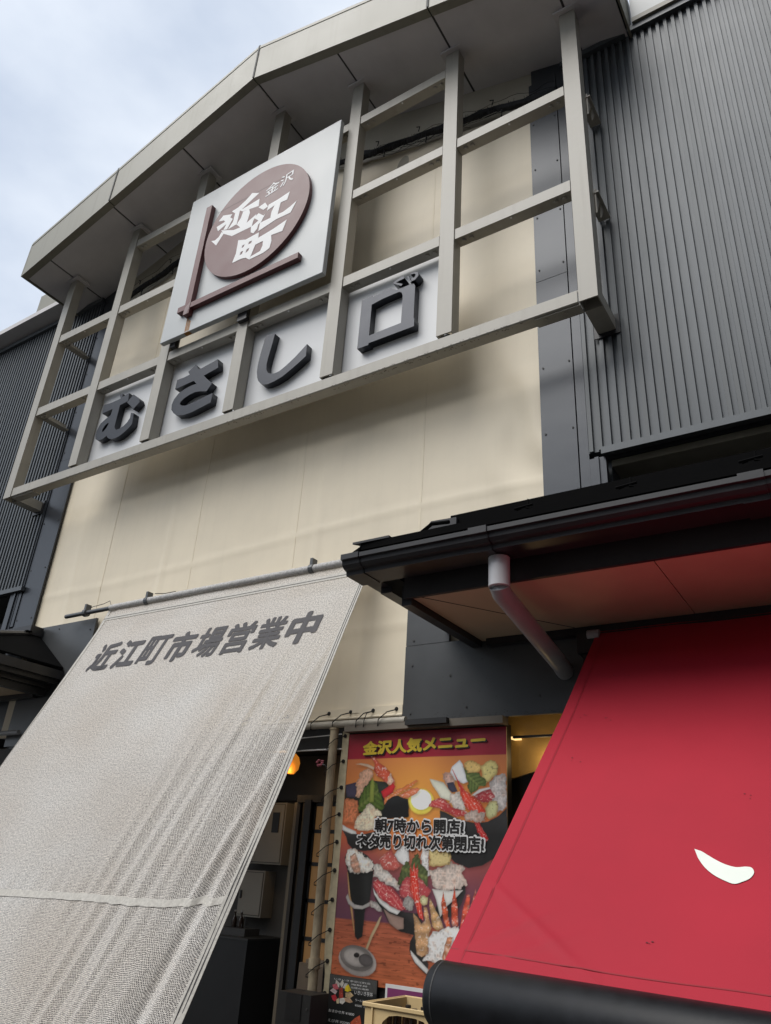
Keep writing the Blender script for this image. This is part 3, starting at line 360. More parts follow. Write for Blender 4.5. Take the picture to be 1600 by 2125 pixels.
for a,b in zip(fx,fx[1:]):
    a2,b2=a+.006,b-.006
    MB().hexa([(a2,-.50,sz(a2)-.012),(b2,-.50,sz(b2)-.012),(b2,-.405,sz(b2)-.012),(a2,-.405,sz(a2)-.012),(a2,-.50,sz(a2)+.535),(b2,-.50,sz(b2)+.535),(b2,-.405,sz(b2)+.535),(a2,-.405,sz(a2)+.535)]).build('fascia_panel',FASC,can)
    MB().hexa([(a2,-.505,sz(a2)+.543),(b2,-.505,sz(b2)+.543),(b2,.56,sz(b2)+.543),(a2,.56,sz(a2)+.543),(a2,-.505,sz(a2)+.59),(b2,-.505,sz(b2)+.59),(b2,.56,sz(b2)+.59),(a2,.56,sz(a2)+.59)]).build('coping',FASC,can)
for x in fx[1:-1]:
    MB().box(x-.012,x+.012,-.507,-.47,sz(x)+.0,sz(x)+.60).build('fascia_joint',DSEAM,can)
for x,s in ((-3.975,-1),(4.115,1)):
    MB().box(min(x,x+.02*s),max(x,x+.02*s),-.498,.56,sz(x)-.01,sz(x)+.585).build('end_panel',FASC,can)
MB().hexa([(-3.96,-.40,sz(-3.96)+.035),(.06,-.40,sz(.06)+.035),(.06,.56,sz(.06)+.035),(-3.96,.56,sz(-3.96)+.035),(-3.96,-.40,sz(-3.96)+.53),(.06,-.40,sz(.06)+.53),(.06,.56,sz(.06)+.53),(-3.96,.56,sz(-3.96)+.53)]).hexa([(.061,-.40,sz(.06)+.035),(4.10,-.40,sz(4.10)+.035),(4.10,.56,sz(4.10)+.035),(.061,.56,sz(.06)+.035),(.061,-.40,sz(.06)+.53),(4.10,-.40,sz(4.10)+.53),(4.10,.56,sz(4.10)+.53),(.061,.56,sz(.06)+.53)]).build('canopy_core',DSEAM,can)
# ------------------------------------------------------------ beige tarpaulin
tp=thing('tarpaulin','tall beige tarpaulin laced over the wall behind the sign frame','tarpaulin',(0,.5,2.7))
def sheet_y(x,z):
    d=.0
    d+=.014*noise.noise((x*.9,z*.6,1.3))+.006*noise.noise((x*3.1,z*1.1,4.2))
    for sx,a in ((-2.0,.0032),(-.62,.0032),(.70,.0032),(2.02,.0032)): d-=a*math.exp(-((x-sx)/.018)**2)
    for sx,a,ph in ((-1.05,.016,1.),(.93,.018,2.),(-2.55,.010,3.),(1.55,.007,.4)):
        xx=x-sx-.03*math.sin(z*1.3+ph); d-=a*math.exp(-(xx/.035)**2)*max(0,min(1,(6.3-z)/2.4))
    e=max(0,(x-2.45)/.65)*max(0,1-abs(z-4.7)/1.3); d-=.022*e*math.sin(x*15+z*5+2*noise.noise((x*2,z*2,0)))
    for hz in (4.35,3.35): d-=.005*math.exp(-((z-hz-.05*math.sin(x*.8))/.03)**2)
    if z<3.3: d-=.03*max(0,(3.3-z)/.6)*max(0,min(1,(x-1.1)/.4))*math.sin((x-1.1)*3.4)
    return .505+d
nx,nz=170,190; V=[];F=[]
for j in range(nz+1):
    z=2.735+(9.28-2.735)*j/nz
    for i in range(nx+1):
        x=-3.12+6.24*i/nx; V.append((x,sheet_y(x,min(z,9.28-.0)),min(z,9.30-.245*abs(x-.06))))
for j in range(nz):
    for i in range(nx):
        a=j*(nx+1)+i; F.append((a,a+1,a+nx+2,a+nx+1))
m=MB(); m.v=V; m.f=F; m.build('tarpaulin_sheet',TARP,tp,smooth='all')
for x in (-2.0,-.62,.70,2.02):
    m=MB(); zs_=[2.78+(8.7-2.78)*k/90 for k in range(91)]
    for z in zs_: m.v+=[(x-.010,sheet_y(x-.010,z)-.0016,z),(x+.010,sheet_y(x+.010,z)-.0016,z),(x+.010,sheet_y(x+.010,z)+.004,z),(x-.010,sheet_y(x-.010,z)+.004,z)]
    for k in range(90):
        for c in range(4): m.f.append((4*k+c,4*k+(c+1)%4,4*k+4+(c+1)%4,4*k+4+c))
    m.build('seam_strip',SEAMT,tp)
hem=MB().box(-1.9,1.95,.480,.500,2.70,2.775).build('hem',TARP,tp); 
MB().tube([(-1.9,.478,2.70),(1.955,.478,2.70)],.011,8).build('hem_cord',TARP,tp)
gr=MB()
for k in range(14):
    x=1.90-.205*k
    gr.tube([(x,.476,2.745),(x,.482,2.745)],.015,10)
    if k%3==1: ends=((x-.075,),(x-.005,))
    else: ends=((x-.085,),)
    for (xe,) in ends:
        MB().tube([(x,.474,2.74),(x-.03*(1 if xe<x-.03 else .1),.40,2.71),(xe,.375,2.655),(xe-.02,.40,2.615),(xe-.01,.45,2.62)],.0042,5).build('lacing_cord',ROPE,tp)
gr.build('grommet_row',ROPE,tp,kind='stuff')
hp=thing('hem_pipe','pale horizontal pipe laced under the beige tarpaulin hem','pipe',(0,.42,2.646)); MB().tube([(-1.9,.42,2.646),(2.02,.42,2.646)],.027,12).build('pipe_tube',PIPEC,hp,smooth=True)
# ------------------------------------------------------------ bird net roll
bn=thing('bird_net','bunched black bird net slung under the gable canopy','net',(0,.4,8.6))
def netp(x): return Vector((x,.42,9.36-.245*abs(x-.06)-.10*math.sin((x+3)*1.1)**2*.5))
m=MB(); rn=random.Random(3)
core=[netp(-3.1+6.5*k/40)+Vector((0,0,.02*rn.uniform(-1,1))) for k in range(41)]; m.tube(core,[.026+.02*rn.random() for _ in core],7)
for s_ in range(40):
    ox,oz=rn.uniform(-.04,.04),rn.uniform(-.07,.11); ph=rn.uniform(0,6)
    pts=[]; a=rn.uniform(-3.1,2.0); b=min(3.4,a+rn.uniform(1,4))
    for k in range(26):
        x=a+(b-a)*k/25; p=netp(x); pts.append(p+Vector((0,ox+.015*math.sin(k*.9+ph),oz*(.6+.4*math.sin(x*1.7+ph))+.02*math.sin(k*1.3+ph))))
    m.tube(pts,.0022,3,False)
m.build('net_roll',NET,bn)
m=MB()
for k in range(330):
    x=rn.uniform(-3.1,3.35); p=netp(x); h=rn.uniform(-.02,.06)
    m.tube([p+Vector((0,-.03,-.08)),p+Vector((rn.uniform(-.012,.012),-.03,h*.8))],.0022,3,False)
m.build('net_cord',NET,bn,kind='stuff')
m=MB()
for k in range(12):
    x=-3+.53*k+.1*math.sin(k*5); p=netp(x); m.tube([p+Vector((0,-.03,.05)),p+Vector((.02,-.04,.10)),p+Vector((-.02,-.04,.12))],.007,4); m.tube([p+Vector((.1,-.03,-.1)),p+Vector((.12,-.05,-.15)),p+Vector((.10,-.03,-.19))],.010,4)
m.build('hook',NET,bn,kind='stuff')
# ------------------------------------------------------------ cream steel sign frame
PW=.142; ZB=[5.612,6.774,7.942,9.077]; BH=.117; PX=[(i-4)*1.2 for i in range(1,8)]
fr=thing('sign_frame','cream painted steel grid frame hung in front of the beige tarpaulin','frame',(.07,.06,5.495))
for i,x in enumerate(PX):
    z0=5.495 if i in (0,6) else 5.640
    # channel post: front flange and web, open towards the wall
    p=MB().prism([(x,0),(x+PW,0),(x+PW,.125),(x+PW-.008,.125),(x+PW-.008,.012),(x+.008,.012),(x+.008,.125),(x,.125)],z0,sz(x+PW/2)-.004,'z').build('post',CREAM,fr)
    MB().box(x-.05,x+PW+.05,-.04,.17,sz(x+PW/2)-.035,sz(x+PW/2)-.006).build('head_plate',SOFF,p)
    if 0<i<6: MB().box(x+.03,x+PW-.03,.02,.10,5.612,5.640).build('foot_cleat',DSEAM,p)
def beam(i,l):
    xa=PX[i]+PW+.004; xb=PX[i+1]-.010; z1=ZB[l]; z0=z1-BH
    b=MB().prism([(.010,z0),(.010,z1),(.022,z1),(.022,z0+.012),(.118,z0+.012),(.118,z0)],xa,xb,'x').build('beam',CREAM,fr)
    bt=MB()
    for x in (xa+.07,xa+.14,xb-.07,xb-.14): bt.tube([(x,.06,z0-.020),(x,.06,z0+.002)],.021,6)
    bt.build('bolt',CREAM,b,kind='stuff')
    MB().tube([((xa+xb)/2,.03,z0-.008),((xa+xb)/2,.03,z0+.001)],.009,6).build('drain_plug',WHITE,b)
for i,ls in enumerate([(1,2),(1,2,3),(1,3),(1,3),(1,2,3),(1,2)]):
    for l in ls: beam(i,l)
# bottom rail, post 1 to post 7
xa,xb=PX[0]+PW+.003,PX[6]-.012
br=MB().prism([(.008,5.505),(.008,5.612),(.020,5.612),(.020,5.52),(.122,5.52),(.122,5.498),(.018,5.498)],xa,xb,'x').build('rail',CREAM,fr)
m=MB()
for x in (PX[6]-.28,PX[6]-.13,PX[0]+.32,PX[0]+.46): m.tube([(x,.07,5.482),(x,.07,5.499)],.022,6)
m.build('bolt',CREAM,br,kind='stuff')
m=MB(); rn=random.Random(4)
for k in range(150):
    x=rn.choice((rn.gauss(1.9,.35),rn.gauss(.3,.5),rn.gauss(2.8,.25),rn.gauss(-1.8,.4))); x=max(-3.3,min(3.4,x)); z=5.505+abs(rn.gauss(0,.004)); a=rn.uniform(.002,.008)
    m.quad((x-a,.0074,z),(x+a*.7,.0074,z-.001),(x+a,.0074,z+a*.5),(x-a*.4,.0074,z+a*.6)); y=rn.uniform(.02,.05); m.quad((x-a,y,5.4975),(x+a,y+.002,5.4975),(x+a*.8,y+.008,5.4975),(x-a,y+.006,5.4975))
m.build('paint_chip',mat('chipped_primer',(.05,.04,.035),.8),br,kind='stuff')
MB().box(PX[6]-.36,PX[6]-.002,.03,.128,5.487,5.4965).box(PX[6]-.36,PX[6]-.01,.03,.035,5.6125,5.632).build('splice_plate',CREAM,fr)
MB().box(PX[0]+PW+.002,PX[0]+PW+.42,.03,.128,5.487,5.4965).build('splice_plate',CREAM,fr)
for x in (PX[0],PX[6]):
    MB().box(x+.002,x+PW-.002,.127,.425,5.497,5.612).build('wall_bracket',CREAM,fr)
    MB().box(x-.03,x+PW+.03,.426,.436,5.46,5.64).build('bracket_plate',EAVE,fr)
for x,xo in ((PX[0]+PW,.004),(PX[6]+PW-.06,-.0)):
    for z in (6.774,7.942):
        MB().prism([(x+xo,z-.125),(x+xo+.10,z-.125),(x+xo+.10,z-.112),(x+xo+.012,z-.112),(x+xo+.012,z-.02),(x+xo,z-.02)],.122,.43,'y').build('wall_bracket',CREAM,fr)
for z in (6.7,7.87):
    MB().prism([(.13,z),(.24,z-.02),(.13,z-.26)],PX[6]+PW+.004,PX[6]+PW+.016,'x').build('gusset',CREAM,fr)
    MB().prism([(.25,z+.06),(.36,z+.04),(.25,z-.20)],PX[6]+PW+.004,PX[6]+PW+.016,'x').build('gusset',CREAM,fr)
# ------------------------------------------------------------ letter panels
def lettersign(i,label,rings,extra=None):
    xa,xb=PX[i]+PW+.001,PX[i+1]-.002
    t=thing('letter_panel',label,'sign',((xa+xb)/2,.14,5.613),'white letter panels along the bottom of the frame')
    MB().box(xa-.03,xb+.03,.140,.155,5.60,6.70).build('panel',PANEL,t)
    for r in rings: outline('raised_letter',LETT,t,r,.063,.139)
    return t
lettersign(1,'white panel with the raised grey letter む, leftmost in the frame',[TR['mu'][:2],TR['mu'][2:]])
lettersign(2,'white panel with the raised grey letter さ under the logo board',[TR['sa']])
lettersign(3,'white panel with the raised hook shaped grey letter し',[TR['shi']])
t=lettersign(4,'white panel with the raised square grey letter 口, rightmost in the frame',[TR['kuchi']])
mid=lambda r,c,k:[((x-c[0])*k+c[0],(z-c[1])*k+c[1]) for x,z in r]
kx=sum(p[0] for p in TR['ku'][0])/len(TR['ku'][0]); kz=sum(p[1] for p in TR['ku'][0])/len(TR['ku'][0])
def tilebox(cx,cz,hw,hh,a,y0,y1):
    c,s_=math.cos(a),math.sin(a); q=[(-hw,-hh),(hw,-hh),(hw,hh),(-hw,hh)]
    return [(cx+u*c-w*s_,cz+u*s_+w*c) for u,w in q],y0,y1
outline('small_letter',LETT,t,TR['ku'],.05,.139); 
for r in TR['chi']: outline('small_letter',LETT,t,[r],.05,.139)
# ------------------------------------------------------------ logo board
lg=thing('logo_sign','large white square sign with a brown disc reading 金沢 近江町','sign',(.05,-.05,6.81))
MB().box(-1.085,1.175,-.110,-.052,6.815,9.012).build('sign_board',BOARD,lg,bevel=.004)
MB().box(-.98,1.07,-.0515,-.006,6.95,7.05).box(-.98,1.07,-.0515,-.006,8.2,8.3).box(-.98,-.90,-.0510,-.0065,6.76,8.2).box(.03,.16,-.0510,-.0065,6.72,6.94).box(.99,1.06,-.0510,-.0065,7.06,8.9).build('mounting_rail',EAVE,lg)
n=64; DC=(.150,8.010); DR=.748
MB().prism([(DC[0]+DR*math.cos(2*math.pi*k/n),DC[1]+DR*math.sin(2*math.pi*k/n)) for k in range(n)],-.160,-.1105,'y').build('disc',BROWN,lg)
MB().box(-.715,-.625,-.170,-.1102,7.02,8.655).build('upright_bar',BROWN,lg,bevel=.002)
MB().box(-.825,-.7155,-.168,-.1102,7.095,7.172).box(-.6245,.88,-.168,-.1102,7.095,7.172).build('cross_bar',BROWN,lg,bevel=.002)
MB().prism([(-.705,7.02),(-.655,7.02),(-.63,7.10),(-.625,7.19),(-.70,7.12)],-.1715,-.1702,'y').build('worn_corner',mat('worn_brown_edge',(.22,.15,.15),.5),lg)
for k,rg in enumerate(TR['logo']): outline('logo_character',WHITE,lg,rg,-.1608-.00018*k,-.1602)
text('logo_caption',WHITE,lg,'金沢',.245,.64,8.315,8.485,lambda u,w,d:(u,-.1615-d,w+(u-.44)*.16-.0),spread=.013)
MB().box(-.50,.62,-.1606,-.1601,8.455,8.459).build('disc_scratch',DSEAM,lg)
m=MB()
for k,(dx,w) in enumerate(((-.036,.014),(-.016,.011),(.002,.014),(.022,.010))): m.box(-.665+dx,-.665+dx+w,-.1112,-.1095,6.83,7.02-.02*k)
m.box(-.71,-.63,-.1125,-.06,6.8125,6.8148); m.build('rust_streak',RUST,lg)
# ------------------------------------------------------------ mesh banner
ban=thing('mesh_banner','pale grey woven mesh banner with dark lettering sloping out from the wall','banner',(0,.35,.6))
XL,XR=-1.56,1.655
PY=[(3.985,.395),(3.93,.37),(3.68,.285),(3.005,-.020),(2.227,-.375),(1.456,-.733),(.907,-.998),(.45,-1.21)]
def by(z):
    for (z1,y1),(z0,y0) in zip(PY,PY[1:]):
        if z>=z0: return y0+(y1-y0)*(z-z0)/(z1-z0)
    return PY[-1][1]
ZT,ZL=3.965,.45
SL=.9
def banner(u,w):       # u metres across from XL, w metres down in z
    x=XL+u; z=ZT-w; y=by(z); n_=0
    rr=max(0,1-(XR-x)/1.2); dn=max(0,min(1,(w-.7)/1.4))
    def ridge(f,wf,sd):
        q=noise.noise(((x+.13*w)*f,w*wf,sd)); return 1-abs(q)*2.2
    n_+=.046*rr**.8*dn*ridge(7.0,.40,2.0)+.016*rr*dn*ridge(16,.6,9.0)
    ll=max(0,1-(x-XL)/.6); n_+=.034*ll*min(1,w/.5)*ridge(6.5,.5,5.0)+.012*ll*ridge(15,.8,15.0)
    n_+=.012*noise.noise((x*1.3,w*1.1,7))+.004*noise.noise((x*5,w*3,3))
    ed=min(1,max(0,(XR-x)/.10))*min(1,max(0,(x-XL)/.10)); n_*=.12+.88*ed
    seam=math.exp(-((w-2.50)/.18)**2); n_+=.006*seam*noise.noise((x*11,w*2,1))
    e1=min(1,max(0,(XR-x)/.8)); e2=min(1,max(0,(x-XL)/.6)); e1=e1*(2-e1); e2=e2*(2-e2)
    n_+=.12*e1*e2*min(1,w/1.6)
    n_-=.03*rr*dn
    sag=-.02*math.sin(math.pi*u/(XR-XL))*min(1,w)
    return Vector((x,y-n_*SL,z-n_*.42+sag))
NU,NV=230,210; V=[];F=[];UV=[]
for j in range(NV+1):
    w=(ZT-ZL)*j/NV
    for i in range(NU+1):
        u=(XR-XL)*i/NU; V.append(banner(u,w)); UV.append((u,w*1.09))
for j in range(NV):
    for i in range(NU):
        a=j*(NU+1)+i; F.append((a,a+1,a+NU+2,a+NU+1))
me=bpy.data.meshes.new('banner_cloth'); o0=WL[ban.name]; me.from_pydata([tuple(v-o0) for v in V],[],F)
uvl=me.uv_layers.new(name='UVMap')
for lp in me.loops: uvl.data[lp.index].uv=UV[lp.vertex_index]
link('banner_cloth',me,CLOTH,ban,True)
def ribbon(name,mt,pts_a,pts_b,thick=.003):
    m=MB(); k=len(pts_a)
    for a,b in zip(pts_a,pts_b):
        d=Vector((0,-thick*.9,thick*-.42)); m.v+=[tuple(a),tuple(b),tuple(Vector(b)+d),tuple(Vector(a)+d)]
    for i in range(k-1):
        for c in range(4): m.f.append((4*i+c,4*i+(c+1)%4,4*(i+1)+(c+1)%4,4*(i+1)+c))
    m.f+=[(0,1,2,3),tuple(4*(k-1)+c for c in (3,2,1,0))]
    return m.build(name,mt,ban)
off=Vector((0,-.003,-.0015))
ws=[(ZT-ZL)*k/120 for k in range(121)]; us=[(XR-XL)*k/120 for k in range(121)]
wd=XR-XL
ribbon('hem',HEMW,[banner(wd-.052,w)+off for w in ws],[banner(wd+.001,w)+off for w in ws])
ribbon('hem',HEMW,[banner(.0,w)+off for w in ws],[banner(.04,w)+off for w in ws])
ribbon('hem_stitch',GREYP,[banner(wd-.036,w)+off*2.2 for w in ws],[banner(wd-.032,w)+off*2.2 for w in ws])
ribbon('hem_stitch',GREYP,[banner(wd-.018,w)+off*2.2 for w in ws],[banner(wd-.014,w)+off*2.2 for w in ws])
ribbon('hem',HEMW,[banner(u,.115)+off for u in us],[banner(u,.165)+off for u in us])
ribbon('hem_stitch',GREYP,[banner(u,.139)+off*2.2 for u in us],[banner(u,.142)+off*2.2 for u in us])
ribbon('cross_seam',HEMW,[banner(u,2.475+.012*math.sin(u*2))+off for u in us],[banner(u,2.515+.012*math.sin(u*2))+off for u in us])
m=MB()
V=[];F=[];UV=[];n=16
for k in range(91):
    x=XL+.03+(XR-XL-.03)*k/90
    for j in range(n+1):
        t=2*math.pi*j/n; r_=.033+.002*math.sin(k*2.1+j%n); V.append(Vector((x,.36+r_*math.cos(t),3.945+r_*math.sin(t)))); UV.append((x-XL,.23*j/n))
for k in range(90):
    for j in range(n): a=k*(n+1)+j; F.append((a,a+1,a+n+2,a+n+1))
me=bpy.data.meshes.new('pole_sleeve'); me.from_pydata([tuple(v-o0) for v in V],[],F); uvl=me.uv_layers.new(name='UVMap')
for lp_ in me.loops: uvl.data[lp_.index].uv=UV[lp_.vertex_index]
link('pole_sleeve',me,mat('sleeve_cloth',(.46,.45,.44),.65,var=.4,scale=55,bump=.3,bscale=120),ban,True)
chars='近江町市場営業中'; xs0,pitch,cw=-1.235,.3335,.300
for k,ch in enumerate(chars):
    x0=xs0+k*pitch-XL; wt=(ZT-3.505); wb=(ZT-3.205)
    text('banner_character',GREYP,ban,ch,x0,x0+cw,0,1,lambda u,w,d,wt=wt,wb=wb:banner(u,wb+(wt-wb)*w)+Vector((0,-.0045-d,-.002-d*.4)),spread=.026 if ch in '場営業町' else .042,off=.002)
bp=thing('banner_pole','dark grey pole along the wall carrying the mesh banner','pole',(0,.36,3.945))
MB().tube([(-2.26,.36,3.945),(1.7,.36,3.945)],.023,14).build('pole_tube',PIPE,bp,smooth=True)
for x in (-1.93,-.985,1.06):
    c=MB().tube([(x-.022,.36,3.945),(x+.022,.36,3.945)],.041,12).box(x-.014,x+.014,.335,.40,3.975,4.035).build('clamp',PIPE,bp)
m=MB().tube([(-1.98,.40,3.99),(-1.9,.40,4.02),(-1.75,.42,4.04),(-1.66,.42,4.06),(-1.62,.42,4.0)],.004,4)
m.tube([(-.95,.4,4.03),(-.85,.44,4.03),(-.72,.46,4.04)],.004,4); m.build('tie_wire',EAVE,bp)
# ------------------------------------------------------------ eaves (right one, and its mirror image on the left)
def eave(label,mir):
    fx=(lambda x:.1-x) if mir else (lambda x:x)
    t=thing('eave_roof',label,'roof',(fx(3.6),0,3.2),'black metal eaves either side of the banner')
    def B(name,mt,*b,par=None,**k):
        x0,x1=sorted((fx(b[0]),fx(b[1]))); return box(name,mt,par or t,x0,x1,*b[2:],**k)
    def PR(name,mt,prof,xa,xb,par=None,**k): return MB().prism(prof,min(fx(xa),fx(xb)),max(fx(xa),fx(xb)),'x').build(name,mt,par or t,**k)
    prof=[(-.868,3.372),(-.868,3.345),(-.850,3.341),(-.846,3.315),(-.828,3.298),(-.800,3.290),(-.795,3.266),(-.62,3.266),(-.62,3.372),(-.63,3.372),(-.635,3.285),(-.78,3.30),(-.84,3.36),(-.845,3.372)]
    cuts=[2.43,3.22,4.62,6.2,9]
    for a,b in zip(cuts,cuts[1:]):
        PR('gutter',EAVE,prof,a+.002,b-.002)
    big=[(-.876,3.380),(-.876,3.340),(-.857,3.335),(-.853,3.311),(-.833,3.292),(-.806,3.285),(-.80,3.259),(-.61,3.259),(-.61,3.376)]
    for x in (3.22,4.60): PR('gutter_joint',EAVE,big,x-.055,x+.055)
    PR('gutter_end',EAVE,[(-.873,3.376),(-.873,3.342),(-.855,3.338),(-.850,3.313),(-.831,3.295),(-.803,3.287),(-.798,3.262),(-.62,3.262),(-.62,3.376)],2.30,2.428)
    # side barge along the gable end, from the gutter back to the wall
    B('barge_board',EAVE,2.302,2.42,-.619,.46,3.283,3.372)
    B('barge_lip',EAVE,2.36,2.44,-.50,.46,3.24,3.2825)
    B('soffit_trim',EAVE,2.53,2.60,-.515,.46,3.13,3.262)
    B('soffit_trim',EAVE,2.475,2.525,-.30,.46,3.20,3.262)
    B('fascia_board',FASB,2.56,9,-.545,-.519,3.165,3.30)
    # roof structure above the soffit
    rb=[(-.515,3.20),(-.515,3.38),(.45,3.42),(.45,3.20)]
    PR('roof_core',EAVED,rb,2.60,9)
    for a,b in ((2.605,4.05),(4.056,5.5),(5.506,7),(7.006,9)):
        B('soffit_panel',ESOF,a,b,-.516,.458,3.172,3.196)
    s0=Vector((fx(2.66),-.515,3.1705)); s1=Vector((fx(3.30),.40,3.1705)); d=(s1-s0).normalized().cross(Vector((0,0,1)))*.004
    MB().hexa([s0-d,s1-d,s1+d,s0+d,s0-d+Vector((0,0,.002)),s1-d+Vector((0,0,.002)),s1+d+Vector((0,0,.002)),s0+d+Vector((0,0,.002))]).build('soffit_joint',DSEAM,t)
    B('wall_moulding',EAVE,2.66,9,.40,.458,3.12,3.170)
    # roof covering
    def RQ(name,mt,pts,th=.02,par=None):
        p=[Vector((fx(a),b,c)) for a,b,c in pts]; return MB().hexa(p+[q+Vector((0,0,th)) for q in p]).build(name,mt,par or t)
    RQ('roof_panel',EAVED,[(2.44,-.83,3.425),(9,-.83,3.425),(9,.45,3.80),(2.92,.45,3.80)])
    RQ('hip_panel',EAVED,[(2.33,.455,3.395),(2.33,-.80,3.395),(2.435,-.825,3.425),(2.90,.45,3.80)])
    RQ('roof_edge',EAVED,[(2.42,-.835,3.40),(9,-.835,3.40),(9,-.78,3.41),(2.42,-.78,3.41)],.045)
    RQ('roof_edge_tip',EAVE,[(2.365,-.85,3.440),(2.62,-.838,3.446),(2.62,-.80,3.446),(2.40,-.80,3.442)],.014)
    hr=MB().tube([Vector((fx(2.40),-.80,3.45)),Vector((fx(2.93),.40,3.84))],.028,8).build('hip_ridge',mat('hip_ridge_metal',(.09,.09,.095),.3,metal=.4),t)
    B('wall_flashing',EAVE,2.86,9,.30,.455,3.80,3.90)
    RQ('wall_flashing_cap',EAVED,[(2.82,.24,3.80),(9,.24,3.80),(9,.455,3.84),(2.92,.455,3.84)],.02)
    # snow guard
    PR('snow_guard',EAVED,[(-.60,3.50),(-.60,3.632),(-.57,3.640),(-.565,3.632),(-.592,3.622),(-.592,3.50)],2.905,9)
    for x in (3.41,3.99,4.595,5.3,6.0):
        b=MB()
        for q in (-.05,.05): b.tube([(fx(x)+q,-.67,3.47),(fx(x)+q*.9,-.67,3.535),(fx(x)+q*.3,-.67,3.545)],.007,5)
        b.tube([(fx(x)-.055,-.67,3.548),(fx(x)+.055,-.67,3.556)],.008,5); b.tube([(fx(x)+.02,-.66,3.55),(fx(x)+.02,-.65,3.605)],.005,5); b.tube([(fx(x)-.03,-.66,3.50),(fx(x)+.03,-.66,3.54)],.006,5)
        b.build('snow_guard_bracket',EAVED,t)
    # ridge lump of the hip end
    MB().prism([(fx(a),b) for a,b in ((2.70,3.46),(2.75,3.57),(2.785,3.608),(2.96,3.60),(2.96,3.46))],-.63,-.60,'y').build('ridge_roll',EAVE,t)
    MB().tube([Vector((fx(2.74),-.66,3.53)),Vector((fx(2.82),-.68,3.56)),Vector((fx(2.94),-.68,3.55))],.012,6).build('ridge_wire',EAVED,t)
    return t
eave('black metal eave roof with gutter above the red awning',False)
eave('black metal eave roof at the left edge behind the mesh banner',True)
dp=thing('downpipe','short grey rain pipe with an elbow under the right gutter','downpipe',(3.265,-.66,2.9))
MB().tube([(3.262,-.68,3.262),(3.262,-.68,3.088)],.060,18).build('pipe_drop',mat('bright_pvc_pipe',(.56,.56,.58),.3,var=.05),dp,smooth=True)
MB().tube([(3.262,-.68,3.285),(3.262,-.68,3.258)],.066,18).build('pipe_collar',EAVE,dp)
MB().tube([(3.262,-.68,3.115),(3.262,-.675,3.09),(3.258,-.64,3.066),(3.21,.34,2.925),(3.205,.40,2.91),(3.204,.455,2.90)],.056,18).build('pipe_elbow',PIPEW,dp,smooth=True)
# left conduit
lp=thing('wall_pipe','white horizontal pipe on the dark wall at far left','pipe',(-3.2,.38,2.76)); MB().tube([(-6.5,.38,2.76),(-2.6,.38,2.76)],.024,10).build('pipe_tube',PIPEW,lp,smooth=True)
# ------------------------------------------------------------ red awning
aw=thing('red_awning','red fabric awning with white feather mark and black front rail','awning',(5,-.5,1.2))
AP=[(3.145,.42),(2.44,-.32),(1.817,-1.035),(1.368,-1.562)]
AXL,AXR=3.45,8.2
def awn(x,t):
    t=max(0,min(1,t)); s_=t*3; k=min(2,int(s_)); f=s_-k
    z=AP[k][0]+(AP[k+1][0]-AP[k][0])*f; y=AP[k][1]+(AP[k+1][1]-AP[k][1])*f
    z-=.03*math.sin(math.pi*t)*min(1,(x-AXL)/.8); z-= (x-AXL)*.028*t
    n_=.010*noise.noise((x*1.1,t*2.2,1))+.004*noise.noise((x*3,t*5,6))+.005*math.sin(x*9+1.5*noise.noise((x,t*2,3)))*max(0,t-.55)
    for x1_,t1_,x2_,t2_,a_ in ((3.46,.80,3.95,.985,.010),(3.50,.97,3.78,.86,.006),(3.6,.99,3.9,.90,.004)):
        ux,ut=x2_-x1_,(t2_-t1_)*2.6; ll_=ux*ux+ut*ut; q_=((x-x1_)*ux+(t-t1_)*2.6*ut)/ll_
        if -.1<q_<1.1:
            d_=abs((x-x1_)*ut-(t-t1_)*2.6*ux)/math.sqrt(ll_); n_+=a_*math.exp(-(d_/.018)**2)*math.sin(math.pi*min(1,max(0,(q_+.1)/1.2)))
    return Vector((x,y-n_*.7,z+n_*.7))
nu,nv=150,130; m=MB()
for j in range(nv+1):
    for i in range(nu+1): m.v.append(awn(AXL+(AXR-AXL)*(i/nu)**1.6,j/nv))
for j in range(nv):
    for i in range(nu):
        a=j*(nu+1)+i; m.f.append((a,a+1,a+nu+2,a+nu+1))
m.build('awning_cloth',RED,aw,smooth='all')
def strip_on(name,mt,pa,pb,d): 
    m=MB(); dv=Vector((0,-.7,.7))*d
    for a,b in zip(pa,pb): m.v+=[tuple(a+dv),tuple(b+dv)]
    for i in range(len(pa)-1): m.f.append((2*i,2*i+1,2*i+3,2*i+2))
    return m.build(name,mt,aw)
ts=[k/40 for k in range(41)]; xs2=[AXL+(AXR-AXL)*k/60 for k in range(61)]
strip_on('hem_fold',RED,[awn(AXL-.001,t) for t in ts],[awn(AXL+.055,t) for t in ts],.0012)
strip_on('hem_stitch',REDL,[awn(AXL+.060,t) for t in ts],[awn(AXL+.0625,t) for t in ts],.0016)
strip_on('hem_stitch',REDL,[awn(x,.972) for x in xs2],[awn(x,.9745) for x in xs2],.0016)
strip_on('hem_fold',RED,[awn(x,.976) for x in xs2],[awn(x,1) for x in xs2],.001)
fpts=[(1432,1760)]
FE=[(4.212,1.778),(4.236,1.771),(4.262,1.757),(4.292,1.741),(4.325,1.727),(4.360,1.719),(4.392,1.722),(4.412,1.719),(4.420,1.703),(4.408,1.684),(4.385,1.672),(4.360,1.664),(4.330,1.672),(4.290,1.690),(4.256,1.715),(4.228,1.748)]
def tz(x,z):
    a,b=0,1
    for _ in range(30):
        mdl=(a+b)/2
        if awn(x,mdl).z>z: a=mdl
        else: b=mdl
    return a
m=MB(); sm=[]
